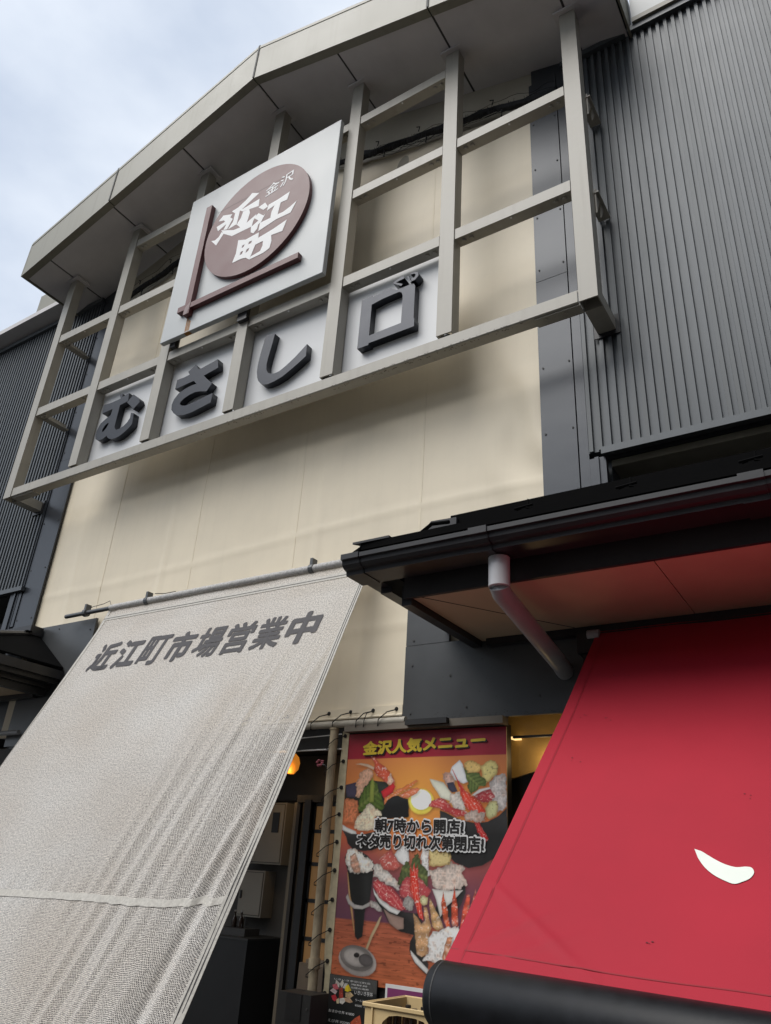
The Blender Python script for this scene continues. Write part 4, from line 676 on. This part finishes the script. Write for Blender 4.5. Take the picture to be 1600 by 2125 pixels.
for k in range(len(FE)):
    p0,p1,p2,p3=(Vector(FE[(k+d)%len(FE)]) for d in (-1,0,1,2))
    for q in range(5):
        t=q/5; sm.append(.5*((2*p1)+(p2-p0)*t+(2*p0-5*p1+4*p2-p3)*t*t+(3*p1-p0-3*p2+p3)*t**3) if k not in (15,0) else p1+(p2-p1)*t)
pts=[awn(x,tz(x,z))+Vector((0,-.0022,.0022)) for x,z in sm]
m.quad(*pts); m.build('feather_mark',EMBL,aw)
m=MB(); rn=random.Random(21)
for (x,t) in ((3.66,.20),(3.74,.205),(3.69,.34),(3.58,.33),(3.62,.47),(4.9,.62),(4.4,.55),(5.2,.3),(4.75,.90),(4.1,.9)):
    for k in range(3):
        xx=x+rn.uniform(-.03,.03); tt=t+rn.uniform(-.006,.006); a=rn.uniform(.0015,.005); p=[awn(xx+a*math.cos(q),tt+a*.3*math.sin(q))+Vector((0,-.0016,.0016)) for q in (0,1.2,2.4,3.6,4.9)]; m.quad(*p)
m.build('dirt_speck',mat('awning_dirt',(.12,.012,.018),.8),aw,kind='stuff')
rz=lambda x:1.268-(x-AXL)*.028
m=MB().tube([(3.43,-1.586,rz(3.43)),(3.445,-1.586,rz(3.445)),(5.5,-1.582,rz(5.5)),(AXR,-1.582,rz(AXR))],[.091,.103,.103,.103],40).build('rail',TUBE,aw,smooth=True)
MB().tube([(3.462,-1.586,rz(3.462)),(3.466,-1.586,rz(3.466))],.1036,40).build('rail_end_seam',DSEAM,aw)
MB().box(3.52,3.58,-1.0,-1.47,1.36,1.42).tube([(3.62,.3,2.85),(3.62,-.7,2.0),(3.62,-1.5,1.32)],.025,8).build('folding_arm',EAVE,aw)
MB().box(3.40,AXR,.38,.46,3.02,3.115).box(3.33,3.47,.34,.455,2.98,3.11).box(3.36,3.43,.36,.455,2.80,2.975).build('roller_housing',BLK,aw)
MB().tube([(3.40,.36,3.095),(3.475,.36,3.095)],.034,12).build('roller_end',PIPEW,aw)
# ------------------------------------------------------------ poster
po=thing('menu_poster','large colourful seafood menu poster hanging beside the entrance','poster',(2.14,.47,1.0))
PXL,PXR,PZB,PZT=1.502,2.775,1.005,2.576
import numpy as np
GW,GH=330,406
nr=np.random.default_rng(11)
def vnoise(cx,cy,sx=GW,sy=GH):
    g=nr.random((int(sy/cy)+3,int(sx/cx)+3)); yy=np.arange(sy)/cy; xx=np.arange(sx)/cx
    y0=yy.astype(int); x0=xx.astype(int); fy=(yy-y0)[:,None]; fx=(xx-x0)[None,:]; fy=fy*fy*(3-2*fy); fx=fx*fx*(3-2*fx)
    a=g[np.ix_(y0,x0)]; b=g[np.ix_(y0,x0+1)]; c=g[np.ix_(y0+1,x0)]; d=g[np.ix_(y0+1,x0+1)]
    return (a*(1-fx)+b*fx)*(1-fy)+(c*(1-fx)+d*fx)*fy
def fbm(c): return .55*vnoise(c,c)+.3*vnoise(c/2,c/2)+.15*vnoise(c/4,c/4)
def blur(a,r):
    for ax in (0,1):
        k=sum(np.roll(a,t,ax) for t in range(-r,r+1))/(2*r+1); a=k
    return a
def pmask(poly,ss=2,wob=0):
    out=np.zeros((GH,GW)); wx=wz=0
    if wob: wx=wob*((vnoise(7,7)-.5)*1.3+(vnoise(3,3)-.5)*.9); wz=wob*((vnoise(7,7)-.5)*1.3+(vnoise(3,3)-.5)*.9)
    for oy in range(ss):
        for ox in range(ss):
            X=PXL+(PXR-PXL)*((np.arange(GW)+(ox+.5)/ss-.5)/(GW-1))[None,:]; Z=PZT-(PZT-PZB)*((np.arange(GH)+(oy+.5)/ss-.5)/(GH-1))[:,None]
            X=X+wx; Z=Z+wz
            c=np.zeros((GH,GW),bool); q=len(poly)-1
            for p in range(len(poly)):
                (x1,z1),(x0,z0)=poly[p],poly[q]
                if z1!=z0: c^=((z1>Z)!=(z0>Z))&(X<(x0-x1)*(Z-z1)/(z0-z1)+x1)
                q=p
            out+=c
    return out/(ss*ss)
def paint_poster():
    v=np.linspace(1,0,GH)
    st=[(0,(.46,.125,.05)),(.225,(.42,.115,.065)),(.232,(.14,.055,.09)),(.36,(.19,.065,.09)),(.47,(.36,.09,.085)),(.57,(.60,.14,.06)),(.72,(.66,.23,.055)),(.884,(.60,.19,.065)),(.887,(.34,.013,.034)),(1,(.28,.010,.026))]
    P=np.stack([np.interp(v,[a for a,_ in st],[c[k] for _,c in st]) for k in range(3)],-1)[:,None,:]*np.ones((GH,GW,1))
    X=PXL+(PXR-PXL)*np.linspace(0,1,GW)[None,:]; Z=PZT-(PZT-PZB)*np.linspace(0,1,GH)[:,None]
    d=np.hypot(X-2.11,(Z-2.11)*1.1); w=np.clip(1-d/.55,0,1)**1.3*.8*(Z<PZB+(PZT-PZB)*.885); P=P*(1-w[...,None])+np.array((.85,.42,.08))*w[...,None]
    tab=(Z<PZB+(PZT-PZB)*.228)*np.ones((1,GW)); grain=.62+.75*(.6*vnoise(40,2.2)+.4*vnoise(14,1.4)); knots=np.where(vnoise(9,2)>.82,.55,1)
    P=P*np.where(tab[...,None]>0,(grain*knots)[...,None],1)*(.93+.14*fbm(60))[...,None]
    n_f=fbm(9); n_m=fbm(22); n_h=vnoise(2.6,2.6)*.6+vnoise(1.6,1.6)*.4
    for c,kd,poly in TR['poster']:
        m=pmask(poly,2,{0:0,1:.006,2:.013,3:.012,4:.006,5:.005}[kd]); 
        if m.max()==0: continue
        sh=blur(np.roll(np.roll(m,3,0),2,1),3); P*=(1-.42*sh*(1-m))[...,None]
        pa=np.array(poly); cen=pa.mean(0); ev,vec=np.linalg.eigh(np.cov((pa-cen).T)); ax=vec[:,1]; bx=vec[:,0]
        A=((X-cen[0])*ax[0]+(Z-cen[1])*ax[1])/math.sqrt(ev[1]*3+1e-9); B=((X-cen[0])*bx[0]+(Z-cen[1])*bx[1])/math.sqrt(ev[0]*3+1e-9)
        inn=m.copy(); rim=np.zeros_like(m)
        for t in range(6): rim+=inn/6; inn=inn*blur(inn,1)**2
        col=np.ones((GH,GW,1))*np.array(c); f=(.62+.38*rim)*(.78+.44*n_m)*(1.08-.22*np.clip(B,-1.3,1.3)**2)
        if kd==1:
            stx=.5+.5*np.sin(B*16+A*3+6*n_f); pale=np.clip((stx-.72)*3,0,1)*.38*(n_m>.42); col=col*(1-pale[...,None])+np.array((.80,.50,.44))*pale[...,None]
            hi=np.clip((n_h-.72)*5,0,1)*.45; col=col*(1-hi[...,None])+np.array((.85,.74,.68))*hi[...,None]
        elif kd==2:
            rg=1-np.abs(2*vnoise(4.5,4.5)-1); r2g=1-np.abs(2*vnoise(2.4,3.2)-1); f=f*(.55+.75*rg*.6+.45*r2g*.6)*(.88+.3*n_h); warm=np.clip((n_f-.55)*4,0,1)*.4; col=col*(1-warm[...,None])+col*np.array((1.05,.72,.55))*warm[...,None]
        elif kd==3:
            vein=np.abs(((np.abs(B)*2.2+A*4.5)%1)-.5); f=f*(.62+.9*vein); mid=np.clip(1-np.abs(B)*9,0,1); col=col*(1-.5*mid[...,None])+np.array((.30,.33,.10))*.5*mid[...,None]; f=f*(.7+.6*n_h)
        elif kd==4:
            sp=np.clip((vnoise(3,3)-.74)*6,0,1)*.5; f=f*(1-sp)*(.9+.2*n_h); e_=(1-rim)*.5; col=col*(1-e_[...,None])+np.array((.55,.26,.05))*e_[...,None]
        elif kd==5:
            bd=.5+.5*np.sin(A*13+3*n_m); f=f*(.72+.5*bd)*(.75+.5*n_h); wh=np.clip((n_f-.6)*5,0,1)*.45; col=col*(1-wh[...,None])+np.array((.78,.62,.5))*wh[...,None]
        else: f=f*(.94+.12*n_h)
        hl=np.clip((vnoise(3,2)-.80)*9,0,1)*(kd in (1,5))*.6; col=col*(1-hl[...,None])+np.array((.95,.86,.80))*hl[...,None]
        if max(c)<.04: f=.8+.9*np.clip(1-np.abs(B+.45)*2.2,0,1)+.3*n_f
        if c==(1,.97,.85): f=np.ones((GH,GW))
        P=P*(1-m[...,None])+np.clip(col*f[...,None],0,.95)*m[...,None]
    return np.clip(P,0.004,.95)
def ink_grid(name,parent,P,xl,xr,zb,zt,yf):
    h,w=P.shape[:2]; o0=WL[parent.name]
    X,Zz=np.meshgrid(np.linspace(xl,xr,w),np.linspace(zt,zb,h)); Yy=yf(X,Zz)
    co=np.stack([X-o0.x,Yy-o0.y,Zz-o0.z],-1).reshape(-1,3).astype(np.float32)
    idx=np.arange(h*w).reshape(h,w); q=np.stack([idx[1:,:-1],idx[1:,1:],idx[:-1,1:],idx[:-1,:-1]],-1).reshape(-1,4)
    me=bpy.data.meshes.new(name); me.vertices.add(h*w); me.vertices.foreach_set('co',co.ravel()); nq=len(q)
    me.loops.add(nq*4); me.loops.foreach_set('vertex_index',q.ravel().astype(np.int32)); me.polygons.add(nq); me.polygons.foreach_set('loop_start',np.arange(0,nq*4,4,dtype=np.int32)); 
    me.update(calc_edges=True); ca=me.color_attributes.new('ink','FLOAT_COLOR','POINT'); ca.data.foreach_set('color',np.concatenate([P.reshape(-1,3),np.ones((h*w,1))],1).astype(np.float32).ravel())
    m=bpy.data.materials.new('poster_print'); m.use_nodes=True; n=m.node_tree.nodes; l=m.node_tree.links; a=n.new('ShaderNodeVertexColor'); a.layer_name='ink'; b=n['Principled BSDF']; b.inputs['Roughness'].default_value=.38
    l.new(a.outputs[0],b.inputs['Base Color']); return link(name,me,m,parent,True)
ink_grid('poster_sheet',po,np.clip(paint_poster()*1.12,0,.95),PXL,PXR,PZB,PZT,lambda X,Zz:.4655+.003*np.sin(X*19)+.002*np.sin(Zz*6+X*4))
MB().box(PXL+.002,PXR-.002,.474,.482,PZB+.002,PZT-.002).build('poster_backing',HEMC,po)
def inside(p,poly):
    c=False; j=len(poly)-1
    for i in range(len(poly)):
        (x1,y1),(x0,y0)=poly[i],poly[j]
        if (y1>p[1])!=(y0>p[1]) and p[0]<(x0-x1)*(p[1]-y1)/(y0-y1)+x1: c=not c
        j=i
    return c
def printed(name,parent,polys,clip,ybase,step=.00012,seed=1,dens=9000):
    rn=random.Random(seed); V=[];F=[];C=[]
    xa,xb,za,zb=clip; o0=WL[parent.name]
    def cl(poly):       # Sutherland-Hodgman against the sheet's edges
        for ax,lim,sg in ((0,xa,1),(0,xb,-1),(1,za,1),(1,zb,-1)):
            out=[]
            for i in range(len(poly)):
                p,q=poly[i-1],poly[i]; ip=(p[ax]-lim)*sg>=0; iq=(q[ax]-lim)*sg>=0
                if ip!=iq:
                    t=(lim-p[ax])/(q[ax]-p[ax]); out.append((p[0]+t*(q[0]-p[0]),p[1]+t*(q[1]-p[1])))
                if iq: out.append(q)
            poly=out
            if not poly: return poly
        return poly
    for k,(c,kd,pts) in enumerate(polys):
        p=cl(list(pts)); 
        if len(p)<3: continue
        y=ybase-step*k*1.0; b=len(V); V+=[tuple(Vector((u,y,w))-o0) for u,w in p]; F.append(tuple(range(b,b+len(p)))); C.append(c)
        x0=min(q[0] for q in p);x1=max(q[0] for q in p);z0=min(q[1] for q in p);z1=max(q[1] for q in p)
        if kd:
            nn=int(min(220,dens*(x1-x0)*(z1-z0)))
            for _ in range(nn):
                q=(rn.uniform(x0,x1),rn.uniform(z0,z1))
                if not inside(q,p): continue
                s_=rn.uniform(.003,.011)*(1.3 if kd in (1,3) else 1); a=rn.uniform(0,6.3)
                if kd==3: a=1.57+rn.uniform(-.7,.7)
                if kd==5: a=1.9+rn.uniform(-.3,.3)
                asp=rn.uniform(.18,.45) if kd in (1,3,5) else rn.uniform(.4,.9)
                tri=[(q[0]+s_*math.cos(a),q[1]+s_*math.sin(a)),(q[0]+s_*asp*math.cos(a+2.1),q[1]+s_*asp*math.sin(a+2.1)),(q[0]-s_*math.cos(a),q[1]-s_*math.sin(a)),(q[0]+s_*asp*math.cos(a-2.1),q[1]+s_*asp*math.sin(a-2.1))]
                if not all(inside(w,p) for w in tri): continue
                f=rn.choice((.62,.75,.85,1.15,1.28)); cc=[min(.9,h*f) for h in c]
                if kd==1 and rn.random()<.12: cc=[.68,.42,.36]
                if kd==2 and rn.random()<.15: cc=[.55,.3,.2]
                if kd==5 and rn.random()<.2: cc=[.75,.6,.45]
                b=len(V); yy=y-step*.5-rn.uniform(0,step*.35); V+=[tuple(Vector((u,yy,w))-o0) for u,w in tri]; F.append((b,b+1,b+2,b+3)); C.append(cc)
    me=bpy.data.meshes.new(name); me.from_pydata(V,[],F); ca=me.color_attributes.new('ink','FLOAT_COLOR','CORNER')
    for pl,c in zip(me.polygons,C):
        for li in pl.loop_indices: ca.data[li].color=(*c,1)
    return link(name,me,INK,parent)
YT=.4560
MBASE=lambda y:(lambda u,w,d:(u,y-d,w))
text('headline_shadow',mat('print_black',(.012,.01,.01),.5),po,'金沢人気メニュー',1.650,2.640,2.424,2.524,lambda u,w,d:(u,YT+.002-d*.3,w+(u-2.14)*.028),spread=.058)
text('headline',mat('print_yellow',(.62,.45,.03),.45),po,'金沢人気メニュー',1.641,2.630,2.431,2.531,lambda u,w,d:(u,YT-d*.3,w+(u-2.14)*.028),spread=.05)
for s,a,b,z0,z1 in (('朝7時から開店!',1.782,2.478,1.905,1.999),('ネタ売り切れ次第閉店!',1.640,2.622,1.806,1.900)):
    text('opening_notice_outline',WHITE,po,s,a-.008,b+.008,z0-.009,z1+.009,lambda u,w,d:(u,YT+.002-d*.3,w),spread=.085)
    text('opening_notice',mat('print_black',(.012,.01,.01),.5),po,s,a+.003,b-.003,z0+.002,z1-.002,lambda u,w,d:(u,YT-d*.3,w),spread=.036)
# laced canvas edge beside the poster
cv=thing('canvas_edge','cream canvas edge with black eyelets laced to the rusty pole','canvas strip',(1.48,.46,0))
m=MB()
for k in range(31):
    z=2.60*k/30; w=.006*math.sin(k*.7)+(.012 if 10<k<13 else 0); m.v+=[(1.445+w,.455,z),(1.504,.462,z),(1.504,.468,z),(1.445+w,.461,z)]
for k in range(30):
    for c in range(4): m.f.append((4*k+c,4*k+(c+1)%4,4*k+4+(c+1)%4,4*k+4+c))
m.f+=[(0,1,2,3),(123,122,121,120)]
m.build('canvas_strip',HEMC,cv)
m=MB()
for k in range(12):
    z=2.565-.182*k; m.tube([(1.474,.452,z),(1.474,.458,z)],.014,10)
    MB().tube([(1.474,.450,z),(1.43,.385,z-.035),(1.37,.372,z-.085),(1.35,.40,z-.10),(1.38,.452,z-.105)],.0032,5).build('lacing_cord',ROPE,cv)
m.build('eyelet_row',ROPE,cv,kind='stuff')
rp_=thing('lacing_pole','rusty cream upright pole between the entrance and the poster','pole',(1.395,.42,0))
MB().tube([(1.395,.42,.10),(1.396,.42,2.62)],.032,14).build('pole_tube',RUSTP,rp_,smooth=True)
MB().tube([(1.395,.42,2.606),(1.395,.42,2.614)],.038,14).tube([(1.395,.42,1.06),(1.395,.42,1.12)],.040,14).build('pole_collar',RUSTP,rp_)
# pink clip
pc=thing('pink_flower','small pink artificial flower tied to the rusty pole','flower',(1.30,.40,2.36))
m=MB(); 
for k in range(7):
    a=k*.9; c=Vector((1.30+.022*math.cos(a),.40+.01*math.sin(k*2),2.365+.018*math.sin(a))); m.tube([c-Vector((.014,0,0)),c,c+Vector((.014,0,.006))],[.003,.011,.003],6)
m.build('petal',mat('pink_cloth',(.42,.10,.14),.6,var=.4,scale=60),pc,kind='stuff'); MB().tube([(1.315,.40,2.36),(1.35,.40,2.35),(1.37,.41,2.33)],.006,6).build('stem',EAVE,pc)
cb=thing('white_cable','thin white cable stretched across the entrance top','cable',(.9,.44,2.49)); MB().tube([(-.2,.9,2.55),(1.46,.44,2.47)],.006,6).tube([(-.2,.8,2.60),(1.46,.43,2.575)],.004,6).build('cable_line',WHITE,cb)
# ------------------------------------------------------------ small menu boards
mb=thing('menu_board','black price board with a seafood dish photo below the poster','menu board',(1.69,.46,.3))
MB().box(1.507,1.878,.452,.466,.30,1.040).build('board_panel',mat('black_menu_print',(.018,.019,.019),.4,var=.2),mb)
MB().box(1.507,1.878,.4512,.4518,.965,1.038).build('header_band',mat('grey_menu_band',(.075,.075,.072),.5,var=.3,scale=60),mb)
printed('dish_picture',mb,TR['dish'],(1.508,1.877,.3,1.04),.4505,seed=8,step=.0001); printed('dish_picture',mb,TR['dish2'],(1.508,1.877,.3,1.04),.4505,seed=9,step=.0001)
def mt_(s,a,b,z,h,name='menu_text'): text(name,WHITE,mb,s,a,b,z,z+h,lambda u,w,d:(u,.4495-d,w),spread=0)
mt_('いきいき亭丼',1.712,1.852,.948,.024); mt_('ワールド ¥3000',1.722,1.84,.912,.013); mt_('¥3300',1.722,1.775,.885,.011); mt_('ごはん',1.79,1.835,.885,.011)
mt_('いきいき亭近江町店',1.545,1.83,1.012,.010,'menu_header'); mt_('海鮮丼',1.68,1.81,.995,.010,'menu_header'); mt_('北陸の海鮮',1.68,1.82,.978,.010,'menu_header')
for k,(s,e) in enumerate((('おまかせ丼 ¥1800',1.72),('えび丼 ¥2200',1.69),('ミニいきいき丼 ¥1200',1.74),('白えび ¥2800〜',1.69),('かに丼',1.63),('うに丼 ¥3500',1.69),('いくら丼',1.65))): mt_(s,1.52,e,.832-.052*k,.017)
pb=thing('purple_poster','small purple poster with a white border under the big menu','poster',(2.2,.46,.5))
MB().box(1.938,2.55,.458,.467,.42,1.03).build('poster_border',WHITE,pb); MB().box(1.955,2.533,.4555,.4575,.437,1.010).build('poster_face',mat('purple_print',(.24,.045,.16),.5,var=.2,scale=3),pb)
# ------------------------------------------------------------ beer crates
def crate(z0,label,full):
    t=thing('bottle_crate',label,'crate',(2.62,-.22,z0),'cream bottle crates stacked by the poster')
    xa,xb,ya,yb,z1=2.375,2.865,-.42,-.02,z0+.30; th=.014
    m=MB()
    m.box(xa,xb,ya,yb,z0,z0+.012).build('crate_base',CRATE,t)
    def arch(n=14,hw=.135,z=.10): return [(-hw,0)]+[(-hw*math.cos(math.pi*k/n),z*math.sin(math.pi*k/n)**.55) for k in range(n+1)]+[(hw,0)]
    cx=(xa+xb)/2
    for y,nm in ((ya,'crate_panel'),(yb-th,'crate_panel')):
        ring=[(xa,z0+.013),(xb,z0+.013),(xb,z1),(xa,z1)]
        hole=[(cx+a,z0+.195+b) for a,b in [(-.15,-.06),(.15,-.06),(.15,.0),(.135,.035),(.10,.062),(.05,.07),(-.05,.07),(-.10,.062),(-.135,.035),(-.15,.0)]]
        outline(nm,CRATE,t,[ring,hole],y,y+th)
    MB().box(xa,xa+th,ya+th+.001,yb-th-.001,z0+.013,z1).build('crate_panel',CRATE,t); MB().box(xb-th,xb,ya+th+.001,yb-th-.001,z0+.013,z1).build('crate_panel',CRATE,t)
    r=MB(); o_=.012
    r.box(xa-o_,xb+o_,ya-o_,ya-.0005,z1-.016,z1+.004).box(xa-o_,xb+o_,yb+.0005,yb+o_,z1-.016,z1+.004).box(xa-o_,xa-.0005,ya,yb,z1-.016,z1+.004).box(xb+.0005,xb+o_,ya,yb,z1-.016,z1+.004)
    r.build('rim',CRATE,t,bevel=.003)
    for x in (xa+.05,xa+.17-.08+.0,xb-.05): 
        pass
    for x in (xa+.045,xb-.055): MB().box(x,x+.008,ya-.011,ya-.0005,z0+.02,z1-.017).build('web',CRATE,t)
    MB().box(xa-.008,xa+.044,ya-.011,ya-.0005,z0+.175,z0+.187).box(xb-.046,xb+.008,ya-.011,ya-.0005,z0+.175,z0+.187).build('web',CRATE,t)
    for k in (1,2,3): MB().box(xa+.49*k/4-.004,xa+.49*k/4+.004,yb-th-.012,yb-th-.0005,z0+.02,z1-.02).build('web',CRATE,t)
    return t
top=crate(.742,'cream plastic bottle crate on top of the stack by the poster',True); crate(.437,'cream plastic bottle crate in the middle of the stack',False); crate(.132,'cream plastic bottle crate at the bottom of the stack',False)
pal=thing('crate_dolly','low dark dolly under the cream bottle crates','dolly',(2.62,-.22,.1)); MB().box(2.38,2.86,-.41,-.03,.108,.130).build('dolly_deck',WOOD,pal)
first=None
def bottle(x,y,z,lb):
    global first
    if first is None:
        t=thing('beer_bottle',lb,'bottle',(x,y,z),'brown bottles in the top crate'); first=t
        MB().tube([(x,y,z+.0),(x,y,z+.14),(x,y,z+.175),(x,y,z+.245)],[.034,.034,.015,.0135],12).build('bottle_body',BOTT,t,smooth=True)
        MB().tube([(x,y,z+.2455),(x,y,z+.258)],[.016,.0145],12).build('bottle_cap',mat('dark_cap',(.03,.025,.022),.35),t)
        return t
    t=first.copy(); t['label']=lb; COL.objects.link(t); t.location=(x,y,z)
    for c in list(first.children): d=c.copy(); COL.objects.link(d); d.parent=t
    return t
for ix in range(5):
    for iy in range(4): bottle(2.375+.055+ix*.095,-.42+.06+iy*.093,.755,'brown bottle in the top crate, %s row, %s'%(('front','second','third','rear')[iy],('leftmost','second from left','middle','second from right','rightmost')[ix]))
# ------------------------------------------------------------ entrance furniture
ct=thing('counter','black counter block standing in the dark entrance','counter',(-.7,1.7,0)); MB().box(-1.5,-.12,1.45,1.98,.10,1.075).build('counter_body',BLK,ct); MB().box(-1.51,-.11,1.44,1.985,1.0755,1.09).build('counter_top',mat('counter_top_dark',(.03,.03,.03),.4),ct)
def cabinet(x0,x1,z0,z1,label,slots):
    t=thing('electric_cabinet',label,'cabinet',((x0+x1)/2,1.9,z0),'grey electric cabinets on the entrance wall')
    MB().box(x0,x1,1.84,1.998,z0,z1).build('cabinet_box',CAB,t); MB().box(x0+.018,x1-.018,1.832,1.8395,z0+.018,z1-.018).build('cabinet_door',CAB,t)
    MB().box(x0+.013,x1-.013,1.8385,1.8398,z0+.013,z1-.013).build('door_gap',DSEAM,t)
    if slots:
        for a in (x0+.11,x0+.29): MB().box(a,a+.085,1.826,1.8315,z1-.27,z1-.09).build('meter_window',BLK,t)
    else: MB().box(x0+.028,x0+.045,1.822,1.8315,z0+.15,z0+.22).build('cabinet_handle',BLK,t)
    return t
cabinet(-.61,-.17,1.69,2.24,'larger upper grey cabinet with two black meter windows',True)
cabinet(-.645,-.345,1.235,1.63,'smaller lower grey cabinet with a handle',False)
MB_=thing('tray','dark tray holding two small bottles on the black counter','tray',(-.5,1.7,1.09)); MB().box(-.62,-.30,1.6,1.8,1.091,1.15).build('tray_body',mat('dark_tray',(.05,.05,.05),.5),MB_)
for k,(x,lb) in enumerate(((-.53,'left small sauce bottle on the dark tray'),(-.45,'right small sauce bottle on the dark tray'))):
    t=thing('sauce_bottle',lb,'bottle',(x,1.7,1.15),'sauce bottles on the counter'); MB().tube([(x,1.7,1.151),(x,1.7,1.22),(x,1.7,1.24),(x,1.7,1.275)],[.026,.026,.011,.010],10).build('bottle_body',BOTT,t,smooth=True); MB().tube([(x,1.7,1.276),(x,1.7,1.29)],.012,8).build('bottle_cap',PIPEW,t)
cn=thing('wall_conduit','pale conduit pipe rising beside the grey electric cabinets','conduit',(-.25,1.97,1.0)); MB().tube([(-.12,1.965,1.095),(-.12,1.965,2.26)],.017,8).tube([(-.66,1.965,1.10),(-.66,1.965,1.5)],.012,8).build('conduit_pipe',CAB,cn)
for z in (1.35,1.66,2.1): MB().box(-.15,-.09,1.945,1.995,z,z+.02).build('conduit_clip',BLK,cn)
nt=thing('wall_notice','small dark notice fixed left of the lower grey cabinet','notice',(-.70,1.99,1.2)); MB().box(-.735,-.66,1.975,1.995,1.25,1.37).build('notice_panel',BLK,nt)
sw=thing('switch_box','small white switch box above the dark notice','switch',(-.69,1.98,1.42)); MB().box(-.70,-.648,1.965,1.995,1.42,1.455).build('switch_body',PIPEW,sw)
gd=thing('lattice_door','black lattice door with warm lit panes behind the rusty pole','door',(.9,1.45,0))
for z0,z1 in ((1.98,2.17),(1.72,1.95),(1.44,1.69),(1.16,1.41),(.88,1.13)):
    MB().box(.50,1.34,1.452,1.458,z0,z1).build('pane',PANE,gd)
m=MB()
for z in (2.17,1.95,1.69,1.41,1.13,.85): m.box(.48,1.36,1.44,1.47,z,z+.03)
m.box(.48,.50,1.44,1.47,.1,2.2).box(.90,.93,1.441,1.469,.1,2.2).box(1.34,1.36,1.44,1.47,.1,2.2).build('lattice_frame',BLK,gd)
MB().box(.48,1.36,1.445,1.465,.11,.85).build('kick_panel',WOOD,gd)
ln=thing('lit_lamp','small glowing orange lamp just behind the banner edge','lamp',(.12,1.5,2.5))
MB().tube([(.12,1.5,2.64),(.12,1.5,2.61),(.12,1.5,2.56),(.12,1.5,2.50),(.12,1.5,2.46)],[.03,.06,.075,.065,.03],14).build('lamp_shade',LAMP,ln,smooth=True); MB().tube([(.12,1.5,2.64),(.12,1.5,2.70)],.01,6).build('lamp_stem',BLK,ln)
ld=bpy.data.lights.new('lamp_light','POINT'); ld.energy=1.6; ld.color=(1,.62,.28); ld.shadow_soft_size=.06; lo=bpy.data.objects.new('lamp_light',ld); COL.objects.link(lo); lo.location=(.12,1.36,2.40)
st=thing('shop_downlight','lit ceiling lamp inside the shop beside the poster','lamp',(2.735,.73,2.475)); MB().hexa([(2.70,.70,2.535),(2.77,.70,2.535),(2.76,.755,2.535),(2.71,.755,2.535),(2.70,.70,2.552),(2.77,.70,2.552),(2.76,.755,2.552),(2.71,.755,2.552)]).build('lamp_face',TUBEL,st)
l2=bpy.data.lights.new('shop_light','POINT'); l2.energy=.6; l2.color=(1,.70,.34); l2.shadow_soft_size=.06; lo2=bpy.data.objects.new('shop_light',l2); COL.objects.link(lo2); lo2.location=(2.95,.66,2.40)
bx=thing('black_bin','black metal box standing in front of the rusty pole','box',(1.46,.3,.10)); MB().box(1.33,1.587,.16,.345,.102,.945).build('bin_body',mat('black_bin_metal',(.022,.022,.022),.5,var=.3),bx); MB().box(1.40,1.52,.153,.1595,.80,.944).build('bin_flap',BLK,bx); MB().tube([(1.565,.152,.87),(1.565,.1598,.87)],.007,6).build('bin_knob',DSEAM,bx)
sk=thing('folded_cartons','flattened brown cartons leaning behind the black box','cartons',(1.2,.6,.10)); MB().hexa([(1.02,.70,.105),(1.30,.70,.105),(1.30,.73,.105),(1.02,.73,.105),(1.02,.74,1.05),(1.30,.74,1.03),(1.30,.77,1.03),(1.02,.77,1.05)]).build('carton',mat('brown_card',(.14,.105,.075),.8),sk); MB().hexa([(1.05,.735,.105),(1.33,.735,.105),(1.33,.76,.105),(1.05,.76,.105),(1.05,.775,1.07),(1.33,.775,1.08),(1.33,.80,1.08),(1.05,.80,1.07)]).build('carton',mat('pale_card',(.20,.16,.12),.8),sk)
